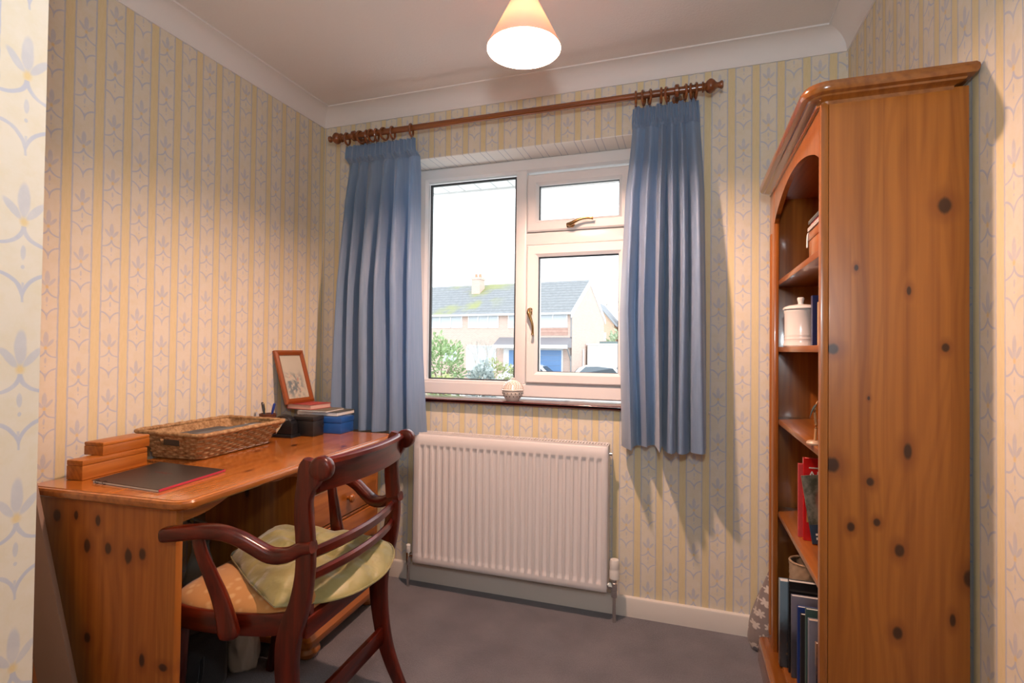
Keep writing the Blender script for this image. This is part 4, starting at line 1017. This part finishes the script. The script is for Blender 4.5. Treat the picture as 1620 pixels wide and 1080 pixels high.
for j in range(41):
    h = j/40; r = .046+.004*h
    rings.append([Vector(((r+.0018*math.sin(PI*j/2+(0 if k % 4 < 2 else PI)))*math.cos(2*PI*k/48), (r+.0018*math.sin(PI*j/2+(0 if k % 4 < 2 else PI)))*math.sin(2*PI*k/48), .325*h)) for k in range(48)])
rings += [[Vector((r*math.cos(2*PI*k/48), r*math.sin(2*PI*k/48), z)) for k in range(48)] for r, z in ((.0465, .325), (.043, .30), (.040, .01))]
loft(bm, rings); obj('woven_body', bm, mat('pale_wicker', (.40, .29, .19), .7), bk2, angle=70)
bm = BM(); loft(bm, [[Vector(((.0485+.004*math.cos(b))*math.cos(a), (.0485+.004*math.cos(b))*math.sin(a), .327+.004*math.sin(b))) for b in [2*PI*k/8 for k in range(8)]] for a in [2*PI*i/40 for i in range(40)]], loop=True); obj('rim', bm, mat('pale_wicker', (.40, .29, .19), .7), bk2)
bm = BM(); box(bm, (0, 0, 0), (.10, .0012, .075), mtx=Matrix.Translation((.372, 1.660, SZ[4]+.19)) @ Matrix.Rotation(R(-8), 4, 'Y') @ Matrix.Rotation(R(-5), 4, 'X'))
bmesh.ops.translate(bm, verts=bm.verts, vec=(0, .04, .04)); tag(obj('paper_note', bm, M_PAPER, None, False), 'white paper sheet sticking up from the books under the lower shelf', 'paper')

# ------------------------------------------------------------------ floral bag on the floor behind the bookcase
M_FLOR = mat('floral_cloth', rough=.8, sheen=.2, spec=.2); _t = T(M_FLOR); _c = xyz(M_FLOR)
def flower_mask(t, a, b, s):
    fx, fy = (a/s), (b/s); row = fy.fl(); fx = fx+row.mod2()*.5
    u, v = (fx.fr()-.5), (fy.fr()-.5); r = (u*u+v*v).sq()
    n = t.nodes.new('ShaderNodeMath'); n.operation = 'ARCTAN2'; t.links.new(v.v, n.inputs[0]); t.links.new(u.v, n.inputs[1])
    return 1.0-(r-(X(t, n.outputs[0])*3.0).sin().ab()*.24).step(.10, .17)
setcol(M_FLOR, mix(_t, flower_mask(_t, _c[0]+_c[1]*.6, _c[2], .042), (.24, .20, .19), (.58, .52, .47)))
bag = thing('floral_bag', (.33, 2.2375, 0), 'grey fabric bag with white flowers on the floor behind the bookcase', 'bag')
bm = BM(); rings = []
for j in range(18):
    h = j/17; z = .001+.30*h; x0 = interp([(0, -.088), (.12, -.100), (.35, -.090), (.7, -.058), (1, -.020)], h); x1 = .16-.04*h; d = interp([(0, .052), (.2, .062), (.6, .048), (1, .012)], h)
    ring = []
    for k in range(40):
        a = 2*PI*k/40; ca, sa = math.cos(a), math.sin(a)
        ca, sa = math.copysign(abs(ca)**.6, ca), math.copysign(abs(sa)**.6, sa)
        w = .004*math.sin(a*7+h*9)*(.3+h)
        ring.append(Vector(((x0+x1)/2+(x1-x0)/2*ca+w, d*sa+w, z+.006*math.sin(a*3)*h)))
    rings.append(ring)
loft(bm, rings); obj('body', bm, M_FLOR, bag, angle=80)
bm = BM(); tube(bm, crom([(.0, -.012, .295), (.015, -.028, .335), (.06, -.030, .345), (.10, -.012, .295)], 6), .006, 8, (1.6, .5)); obj('handle', bm, M_FLOR, bag)
bm = BM(); rings = []
for z, k in ((.0005, .96), (.010, 1.02), (.028, 1.025)):
    rings.append([Vector((.036+.124*k*math.copysign(abs(math.cos(a))**.6, math.cos(a)), .055*k*math.copysign(abs(math.sin(a))**.6, math.sin(a)), z)) for a in [2*PI*i/40 for i in range(40)]])
loft(bm, rings); obj('base_trim', bm, mat('grey_cloth_trim', (.13, .13, .15), .6), bag, angle=60)

# ------------------------------------------------------------------ leaning board, things under the desk
brd = thing('leaning_board', (-1.60, .90, 0), 'grey brown board leaning in the gap before the desk side panel', 'board')
dirv = Vector((-.30, -.02, .95)).normalized(); nx = Vector((0, 1, .02)).normalized(); sx = dirv.cross(nx).normalized()
bm = BM(); box(bm, (-.070, -.006, 0), (.070, .006, .95), .002, mtx=Matrix((sx, nx, dirv)).transposed().to_4x4())
bmesh.ops.translate(bm, verts=bm.verts, vec=(-1.48, .935, .024)); tag(brd, brd['label'], 'board')
obj('board', off(bm, brd.location), mat('grey_brown_board', (.20, .13, .095), .6), brd)
case = thing('black_case', (-1.585, 1.19, 0), 'black soft case on the floor under the desk behind the armchair', 'case')
M_BCL = fabric('black_cloth', (.010, .010, .012), (.022, .021, .024), 200)
bm = BM(); box(bm, (-.13, -.10, .004), (.13, .20, .21), .03, 4); obj('body', bm, M_BCL, case)
bm = BM(); box(bm, (-.10, -.075, .2105), (.10, .175, .222), .008, 3); obj('flap', bm, M_BCL, case)
bm = BM(); tube(bm, crom([(.125, -.02, .15), (.155, .0, .12), (.150, .06, .09), (.125, .09, .15)], 5), .007, 8); obj('strap', bm, M_BCL, case)
def sack(name, loc, w, d, h, m, label, cat, sd):
    r = thing(name, loc, label, cat); rnd = random.Random(sd); bm = BM(); rings = []; p = [rnd.uniform(0, 6) for _ in range(5)]
    for j in range(16):
        f = j/15; s = interp([(0, .88), (.15, 1.0), (.6, .92), (.8, .62), (.9, .40), (1, .55)], f)
        rings.append([Vector((w*s*math.cos(a)*(1+.10*math.sin(a*5+p[0]+f*4)+.06*math.sin(a*11+p[1]-f*7)), d*s*math.sin(a)*(1+.10*math.sin(a*4+p[2]+f*5)), h*f+.012*math.sin(a*3+p[3])*f+.001)) for a in [2*PI*k/44 for k in range(44)]])
    loft(bm, rings); obj('body', bm, m, r, angle=80)
    bm = BM(); s = rings[-1]; tube(bm, crom([s[0]*1.0, s[0]+Vector((.02, 0, .045)), s[22]+Vector((-.02, 0, .045)), s[22]], 5), .0035, 6, (2.5, .5)); obj('handle', bm, m, r); return r
sack('plastic_bag', (-1.50, 1.485, 0), .055, .05, .15, mat('white_carrier', (.55, .55, .54), .4), 'small white plastic bag on the floor beside the pedestal', 'bag', 4)
sack('crumpled_bag', (-1.70, 1.475, 0), .075, .04, .44, mat('grey_carrier', (.20, .22, .21), .35), 'tall crumpled grey bag deep under the desk', 'bag', 9)

# ------------------------------------------------------------------ outside: eaves, road, houses, cars, shrubs
GZ = -1.25
bm = BM(); box(bm, (-60, YB+2.2, GZ-1.3), (40, 160, GZ)); M_TAR = mat('pale_drive', rough=.9); _t = T(M_TAR); _c = xyz(M_TAR)
setcol(M_TAR, mix(_t, noise(_t, vec(_t, _c[0], _c[1], _c[2]), 1.5, 4).step(.3, .7), (.36, .36, .34), (.50, .49, .46))); struct('ground_outside', bm, M_TAR, smooth=False)
M_SOF = mat('white_soffit_board', (.68, .69, .70), .4)
bm = BM(); SX, SY0, SY1, SZ_ = 1.2, YB+.31, 3.31, 2.235
for i in range(33):
    x0 = -3.0+i*.118; box(bm, (x0+.003, SY0, SZ_), (x0+.115, SY1, SZ_+.010), .002, 1)
box(bm, (-3.0, SY0, SZ_+.006), (.9, SY1, SZ_+.012)); box(bm, (-3.0, SY1, SZ_-.012), (.9, SY1+.02, SZ_+.16), .002, 1)
struct('trim_soffit', bm, M_SOF, smooth=False)

HP, HA, HN = Vector((-7.003, 33.0, 0)), Vector((-.9945, .1045, 0)), Vector((.1045, .9945, 0))
def brick(name, a, b, mort, sc=1.):
    m = mat(name, rough=.85); t = T(m); tc = t.nodes.new('ShaderNodeTexCoord'); n = t.nodes.new('ShaderNodeTexBrick'); sp = t.nodes.new('ShaderNodeSeparateXYZ')
    t.links.new(tc.outputs['Object'], sp.inputs[0]); c = [X(t, sp.outputs[i]) for i in range(3)]
    t.links.new(vec(t, (c[0]+c[1])*sc, c[2]*sc, 0), n.inputs['Vector']); n.inputs['Scale'].default_value = 1
    n.inputs['Brick Width'].default_value = .225; n.inputs['Row Height'].default_value = .075; n.inputs['Mortar Size'].default_value = .008
    for i, q in zip(('Color1', 'Color2', 'Mortar'), (a, b, mort)): n.inputs[i].default_value = (*q, 1)
    t.links.new(n.outputs[0], bsdf(m).inputs['Base Color']); return m
M_BRICK = brick('haze_paled_red_brick', (.62, .43, .36), (.67, .49, .41), (.66, .59, .55))  # brick colours lightened to imitate haze and overexposure outside the window
M_BRICK2 = brick('orange_brick', (.62, .38, .25), (.66, .44, .30), (.62, .55, .48))
def tiles(name, a, b, moss=None):
    m = mat(name, rough=.8); t = T(m); c = xyz(m)
    row = (c[2]*4.6).fr(); n = noise(t, vec(t, c[0], c[1], c[2]), 4, 4, .6); col = mix(t, n.step(.3, .7), a, b)
    col = mix(t, row.lt(.16)*.7, col, tuple(q*.55 for q in a))
    if moss: col = mix(t, (noise(t, vec(t, c[0]*.35, c[1]*.2, c[2]*.35), 1.3, 3).step(.48, .66))*(1.0-((c[0]-moss)*.28).ab().step(.3, 1.0))*.75, col, (.30, .32, .10))
    setcol(m, col); return m
M_TILE = tiles('grey_roof_tiles', (.215, .23, .245), (.27, .285, .30), 8.6)
M_TILE2 = tiles('slate_roof_tiles', (.26, .28, .31), (.31, .33, .36))
M_UPW = mat('white_window_frame', (.85, .86, .87), .4); M_PANE = mat('reflecting_pane', (.55, .60, .65), .08, spec=.8)
M_RENDER = mat('white_render', (.88, .88, .87), .7); M_GUT = mat('grey_gutter', (.30, .30, .31), .4)
M_BDOOR = mat('blue_door_paint', (.17, .33, .62), .4); M_PROOF = mat('lead_grey_porch_roof', (.25, .24, .26), .6)
def hframe(): 
    m = Matrix((HA, HN, Vector((0, 0, 1)))).transposed().to_4x4(); return m
house = thing('house', (HP.x, HP.y, GZ), 'long pale red brick house with mossy grey tiled roof across the road', 'house')
house.rotation_euler = (0, 0, math.atan2(HA.y, HA.x))
# house frame: x leftwards along the front, y: negative is away from us
def hb(bm, a, b, bev=0): box(bm, (a[0], -a[1], a[2]-GZ), (b[0], -b[1], b[2]-GZ), bev); return bm
HL, HD, HE, HR = 17.0, 8.0, 3.72, 6.15
bm = BM(); prism(bm, [(0, 0), (-HD, 0), (-HD, HE-GZ), (-HD/2, HR-GZ-.12), (0, HE-GZ)], 'X', 0, HL); obj('wall', bm, M_BRICK, house, False)
bm = BM()
for s in (0, 1):
    y0, y1 = (.28, -HD/2) if s == 0 else (-HD-.28, -HD/2)
    k = (HR-HE)/(HD/2); z0 = HE-.28*k
    vs = [bm.verts.new(p) for p in ((-.03, y0, z0-GZ), (HL, y0, z0-GZ), (HL, y1, HR-GZ), (-.03, y1, HR-GZ), (-.03, y0, z0-GZ-.12), (HL, y0, z0-GZ-.12), (HL, y1, HR-GZ-.12), (-.03, y1, HR-GZ-.12))]
    for f in ((0, 1, 2, 3), (4, 5, 6, 7), (0, 1, 5, 4), (1, 2, 6, 5), (2, 3, 7, 6), (3, 0, 4, 7)): bm.faces.new([vs[i] for i in f])
obj('roof', bm, M_TILE, house, False)
bm = BM(); k = (HR-HE)/(HD/2)
for y0, y1 in ((.30, -HD/2), (-HD-.30, -HD/2)):
    z0 = HE-.30*k-GZ; bm2 = [bm.verts.new(p) for x in (-.06, -.001) for p in ((x, y0, z0-.34), (x, y1, HR-GZ-.34), (x, y1, HR-GZ+.03), (x, y0, z0+.03))]
    for f in ((0, 1, 2, 3), (4, 5, 6, 7), (0, 1, 5, 4), (1, 2, 6, 5), (2, 3, 7, 6), (3, 0, 4, 7)): bm.faces.new([bm2[i] for i in f])
obj('bargeboard', bm, M_UPW, house, False)
bm = BM(); tube(bm, [(-.2, .34, HE-.24-GZ), (HL, .34, HE-.24-GZ)], .07, 8); obj('gutter', bm, M_UPW, house)
bm = BM(); hb(bm, (8.15, 2.6, 5.0), (8.85, 3.4, 6.45)); hb(bm, (8.10, 2.55, 6.40), (8.90, 3.45, 6.55)); ch = obj('chimney', bm, M_BRICK, house, False)
for x in (8.33, 8.67):
    bm = BM(); lathe(bm, [(.12, 6.55-GZ), (.10, 6.85-GZ), (.08, 6.85-GZ)], 12, 'Z', (x, -3.0, 0)); obj('chimney_pot', bm, mat('clay_pot', (.50, .30, .20), .8), ch)
def hwin(x0, x1, z0, z1, split, panel=0.):
    bm = BM(); xs = [x0+(x1-x0)*q for q in split]; hb(bm, (x0, -.05, z0), (x1, .04, z0+.07)); hb(bm, (x0, -.05, z1-.07), (x1, .04, z1))
    for q in xs: hb(bm, (q-.04, -.05, z0), (q+.04, .04, z1))
    if panel: hb(bm, (x0, -.04, z0), (x1, .02, z0+(z1-z0)*panel))
    w = obj('window', bm, M_UPW, house, False)
    bm = BM(); hb(bm, (x0+.03, -.015, z0+.03), (x1-.03, .015, z1-.03)); obj('pane', bm, M_PANE, w, False)
hwin(8.15, 10.85, 2.62, 3.62, (0, .33, .67, 1)); hwin(5.30, 7.60, 2.60, 3.60, (0, .33, .67, 1)); hwin(2.30, 4.50, 2.58, 3.60, (0, .5, 1)); hwin(.35, 2.28, 2.58, 3.62, (0, .5, 1)); hwin(11.6, 14.0, 2.62, 3.62, (0, .5, 1))
hwin(8.55, 9.60, .20, 1.35, (0, .5, 1)); hwin(5.45, 7.70, -.35, 1.40, (0, .33, .67, 1), .3)
bm = BM(); hb(bm, (.30, -.04, 2.10), (2.3, .02, 2.56)); obj('hung_tile_panel', bm, tiles('hung_tiles', (.50, .30, .25), (.56, .36, .30)), house, False)
bm = BM(); prism(bm, [(0, 1.95-GZ), (.95, 1.42-GZ), (.95, 1.28-GZ), (0, 1.28-GZ)], 'X', .02, 5.2); obj('porch_roof', bm, M_PROOF, house, False)
bm = BM(); hb(bm, (.0, -1.0, 1.22), (5.2, -.92, 1.44)); obj('porch_fascia', bm, M_UPW, house, False)
bm = BM(); tube(bm, [(.06, .06, .45-GZ), (.06, .80, 1.25-GZ)], .05, 8); obj('porch_bracket', bm, M_GUT, house)
bm = BM(); hb(bm, (.60, -.06, GZ), (2.9, .04, 1.2)); g = obj('garage_frame', bm, M_UPW, house, False)
bm = BM()
for i in range(7): hb(bm, (.70, -.09, GZ+.02+i*.335), (2.8, -.05, GZ+.02+i*.335+.325))
obj('garage_door', bm, M_BDOOR, g, False)
bm = BM(); hb(bm, (3.95, -.05, GZ), (4.85, .03, 1.2)); d = obj('door_frame', bm, M_UPW, house, False)
bm = BM(); hb(bm, (4.02, -.08, GZ+.02), (4.42, -.04, 1.08)); obj('front_door', bm, M_BDOOR, d, False)
bm = BM(); tube(bm, crom([(.05, .32, HE-.25-GZ), (.05, .10, HE-.55-GZ), (.05, .07, HE-.9-GZ), (.05, .07, 0)], 4), .045, 8); obj('downpipe', bm, M_GUT, house)
bm = BM(); tube(bm, [(-.06, -2.3, GZ-GZ), (-.06, -2.3, 1.2-GZ)], .06, 8); obj('soil_pipe', bm, M_UPW, house)

def simple_house(name, x0, x1, y0, y1, ez, rz, gable_y, label, wm):
    h = thing(name, ((x0+x1)/2, (y0+y1)/2, GZ), label, 'house'); lo = Vector(h.location)
    bm = BM()
    if gable_y: prism(bm, [(x0, GZ), (x1, GZ), (x1, ez), ((x0+x1)/2, rz-.15), (x0, ez)], 'Y', y0, y1)
    else: prism(bm, [(y0, GZ), (y1, GZ), (y1, ez), ((y0+y1)/2, rz-.15), (y0, ez)], 'X', x0, x1)
    obj('wall', off(bm, lo), wm, h, False); bm = BM()
    if gable_y: prism(bm, [(x0-.3, ez-.15), ((x0+x1)/2, rz), (x1+.3, ez-.15), (x1+.3, ez-.3), ((x0+x1)/2, rz-.15), (x0-.3, ez-.3)], 'Y', y0-.3, y1+.3)
    else: prism(bm, [(y0-.3, ez-.15), ((y0+y1)/2, rz), (y1+.3, ez-.15), (y1+.3, ez-.3), ((y0+y1)/2, rz-.15), (y0-.3, ez-.3)], 'X', x0-.3, x1+.3)
    obj('roof', off(bm, lo), M_TILE2, h, False)
    for wx, wz in ((.25, .72), (.7, .72), (.3, .30)):
        x = x0+(x1-x0)*wx; z = GZ+(ez-GZ)*wz
        bm = BM(); box(bm, (x-.6, y0-.06, z-.55), (x+.6, y0-.01, z+.55)); w = obj('window', off(bm, lo), M_UPW, h, False)
        bm = BM(); box(bm, (x-.5, y0-.08, z-.45), (x-.05, y0-.061, z+.45)); box(bm, (x+.05, y0-.08, z-.45), (x+.5, y0-.061, z+.45)); obj('pane', off(bm, lo), M_PANE, w, False)
    return h
simple_house('house', -14.6, -9.2, 70, 80, 4.6, 7.9, True, 'orange brick house with its gable towards us, far behind the white garage', M_BRICK2)
simple_house('house', -8.3, -2.0, 72, 80, 5.2, 7.6, False, 'orange brick house with a long slate roof, far behind the shrubs at right', M_BRICK2)
wg = thing('garage', (-4.0, 36.5, GZ), 'white flat roofed garage beside the brick house across the road', 'garage'); lo = Vector(wg.location)
bm = BM(); box(bm, (-6.55, 36, GZ), (-1.5, 37.1, 1.55)); obj('wall', off(bm, lo), M_RENDER, wg, False)
bm = BM(); box(bm, (-5.75, 36.2, 1.56), (-1.4, 37.1, 1.76)); obj('flat_roof', off(bm, lo), mat('green_grey_roofing', (.20, .25, .25), .7), wg, False)
bm = BM(); box(bm, (-6.65, 35.9, 1.50), (-1.4, 35.99, 1.60)); obj('fascia', off(bm, lo), M_UPW, wg, False)
wb = thing('wheelie_bin', (-6.15, 34.3, GZ), 'dark wheelie bin standing by the gable of the brick house', 'bin')
bm = BM(); loft(bm, [[(-.24, -.28, .04), (.24, -.28, .04), (.24, .26, .04), (-.24, .26, .04)], [(-.30, -.36, 1.0), (.30, -.36, 1.0), (.30, .36, 1.0), (-.30, .36, 1.0)]]); obj('body', bm, mat('grey_bin', (.13, .14, .15), .5), wb)
bm = BM(); box(bm, (-.32, -.38, 1.002), (.32, .40, 1.09), .03); obj('lid', bm, mat('grey_bin', (.13, .14, .15), .5), wb)

M_CARP = mat('white_car_paint', (.80, .81, .83), .2, coat=.6); M_CARG = mat('car_window', (.10, .13, .16), .05, spec=.8); M_TYRE = mat('tyre_rubber', (.03, .03, .03), .7)
def car(loc, ang, label, H=1.5):
    r = thing('car', loc, label, 'car', rot=(0, 0, R(ang)))
    sec = [(-2.05, .45, .62, .70), (-1.98, .30, .80, .80), (-1.5, .25, .92, .85), (-.95, .24, .97, .87), (.2, .24, .98, .88), (1.2, .24, .97, .87), (1.75, .26, .93, .84), (2.0, .32, .86, .78), (2.06, .45, .70, .68)]
    bm = BM(); rings = []
    for x, z0, z1, w in sec: rings.append([(x, w*math.copysign(abs(math.cos(a))**.4, math.cos(a)), (z0+z1)/2+(z1-z0)/2*math.copysign(abs(math.sin(a))**.5, math.sin(a))) for a in [2*PI*k/24 for k in range(24)]])
    loft(bm, rings); obj('body', bm, M_CARP, r, angle=50)
    bm = BM(); rings = []
    for x, z, w in ((-1.25, .94, .80), (-.75, H-.16, .66), (-.35, H-.03, .62), (.3, H, .62), (1.0, H-.05, .61), (1.45, H-.22, .63), (1.75, .95, .74)): rings.append([(x, w*1.08, .90), (x, w, z-.04), (x, w*.8, z), (x, -w*.8, z), (x, -w, z-.04), (x, -w*1.08, .90)])
    loft(bm, rings); obj('cabin', bm, M_CARP, r, angle=50)
    for s in (1, -1):
        bm = BM(); vs = [bm.verts.new((x, s*(w+.012), z)) for x, z, w in ((-1.0, .98, .80), (-.60, H-.20, .675), (.3, H-.12, .66), (1.0, H-.15, .655), (1.45, .98, .77))]; bm.faces.new(vs); bmesh.ops.solidify(bm, geom=bm.faces[:], thickness=.01); obj('side_window', bm, M_CARG, r)
    for a, b in (((-1.27, .96, .70), (-.76, H-.15, .56)), ((1.74, .98, .64), (1.46, H-.23, .52))):
        bm = BM(); e = -.02 if a[0] < 0 else .02; vs = [bm.verts.new(q) for q in ((a[0]+e, a[2], a[1]), (a[0]+e, -a[2], a[1]), (b[0]+e, -b[2], b[1]+.01), (b[0]+e, b[2], b[1]+.01))]; bm.faces.new(vs); bmesh.ops.solidify(bm, geom=bm.faces[:], thickness=.01); obj('windscreen', bm, M_CARG, r)
    for x in (-1.3, 1.28):
        for s in (1, -1):
            bm = BM(); lathe(bm, [(.001, -.09), (.24, -.10), (.30, -.08), (.31, 0), (.30, .08), (.24, .10), (.001, .09)], 24, 'Y', (x, s*.78, .31)); obj('wheel', bm, M_TYRE, r)
car((-9.0, 30.8, GZ), 182, 'white car parked before the blue garage door across the road', 1.53); car((-4.6, 31.0, GZ), 176, 'white car parked before the white flat roofed garage', 1.56)

def leafy(name, loc, rx, ry, rz, n, ls, ca, cb, label, cat, trunk=True, sd=1, z0=.0):
    r = thing(name, loc, label, cat); rnd = random.Random(sd); m = mat(name+'_leaf_%d' % sd, rough=.7); t = T(m)
    gi = t.nodes.new('ShaderNodeObjectInfo'); c = xyz(m); setcol(m, mix(t, noise(t, vec(t, c[0], c[1], c[2]), 3.5, 3).step(.3, .7), ca, cb))
    bm = BM()
    for i in range(n):
        u = Vector((rnd.gauss(0, 1), rnd.gauss(0, 1), rnd.gauss(0, 1))).normalized(); k = rnd.uniform(.55, 1.02)**.6*(1+.16*math.sin(u.x*7+sd)+.14*math.sin(u.z*8+u.y*5))
        p = Vector((u.x*rx*k, u.y*ry*k, z0+rz+u.z*rz*k))
        if p.z < .02: p.z = .02+rnd.random()*.2
        d = (u+Vector((rnd.uniform(-.9, .9), rnd.uniform(-.9, .9), rnd.uniform(-.5, .9)))).normalized(); s = d.cross(Vector((rnd.random()-.5, rnd.random()-.5, .6))).normalized(); L = ls*rnd.uniform(.7, 1.3)
        bm.faces.new([bm.verts.new(q) for q in (p, p+d*L*.5+s*L*.28, p+d*L, p+d*L*.5-s*L*.28)])
    obj('foliage', bm, m, r, False)
    bm = BM()
    for i in range(6):
        a = rnd.uniform(0, 6.3); e = Vector((math.cos(a)*rx*.6, math.sin(a)*ry*.6, z0+rz*rnd.uniform(.9, 1.5))); tube(bm, crom([(0, 0, 0), e*.4+Vector((0, 0, rz*.25)), e], 3), [.05, .045, .04, .03, .025, .02, .01], 6)
    obj('stem', bm, mat('bark', (.22, .17, .13), .9), r); return r
leafy('shrub', (-10.45, 21.2, GZ), 1.0, .9, 1.38, 1700, .20, (.30, .42, .20), (.42, .54, .30), 'large green shrub in the front garden at the left of the window', 'shrub', sd=3)
leafy('shrub', (-9.35, 18.7, GZ), .75, .6, .62, 900, .15, (.46, .52, .20), (.55, .60, .30), 'low yellow green shrub at the foot of the large shrub', 'shrub', sd=5)
leafy('shrub', (-7.9, 19.8, GZ), .55, .5, .85, 1000, .22, (.42, .48, .48), (.52, .58, .56), 'blue grey spiky shrub in the middle of the front garden', 'shrub', sd=7)
leafy('hedge', (-9.6, 26.0, GZ), 1.05, .8, .85, 1200, .16, (.34, .40, .18), (.46, .48, .26), 'rounded clipped hedge before the bay window of the brick house', 'hedge', sd=9)
leafy('shrub', (-5.1, 46.0, GZ), 1.8, 1.2, 2.0, 1200, .35, (.36, .46, .30), (.50, .58, .42), 'green bush rising behind the white garage', 'shrub', sd=11)
def bare(loc, h, label, sd, m, spread=.5, depth=5):
    r = thing('bare_tree', loc, label, 'tree'); rnd = random.Random(sd); bt, bb_ = BM(), BM()
    def grow(p, d, l, rad, n, bm):
        q = p+d*l; tube(bm, [p, (p+q)/2+Vector((rnd.uniform(-1, 1), rnd.uniform(-1, 1), 0))*l*.05, q], [rad, rad*.85, rad*.7], 5)
        if n == 0: return
        for i in range(3):
            nd = (d+Vector((rnd.uniform(-1, 1), rnd.uniform(-1, 1), rnd.uniform(-.2, .7)))*spread).normalized(); grow(q, nd, l*rnd.uniform(.62, .8), rad*.62, n-1, bb_)
    grow(Vector((0, 0, 0)), Vector((0, 0, 1)), h*.3, h*.012, depth, bt)
    obj('trunk', bt, m, r); obj('branches', bb_, m, r); return r
M_PBARK = mat('pale_bark', (.50, .46, .42), .9)
bare((-9.6, 24.0, GZ), 3.3, 'small bare tree in the front garden before the brick house', 2, M_PBARK, .55)
for i, (x, y, h, lab) in enumerate(((-16.5, 95, 14, 'tall bare tree beyond the far houses, left one'), (-12.0, 98, 13, 'tall bare tree beyond the far houses, right one'))): bare((x, y, GZ), h, lab, 20+i, M_PBARK, .5, 5)
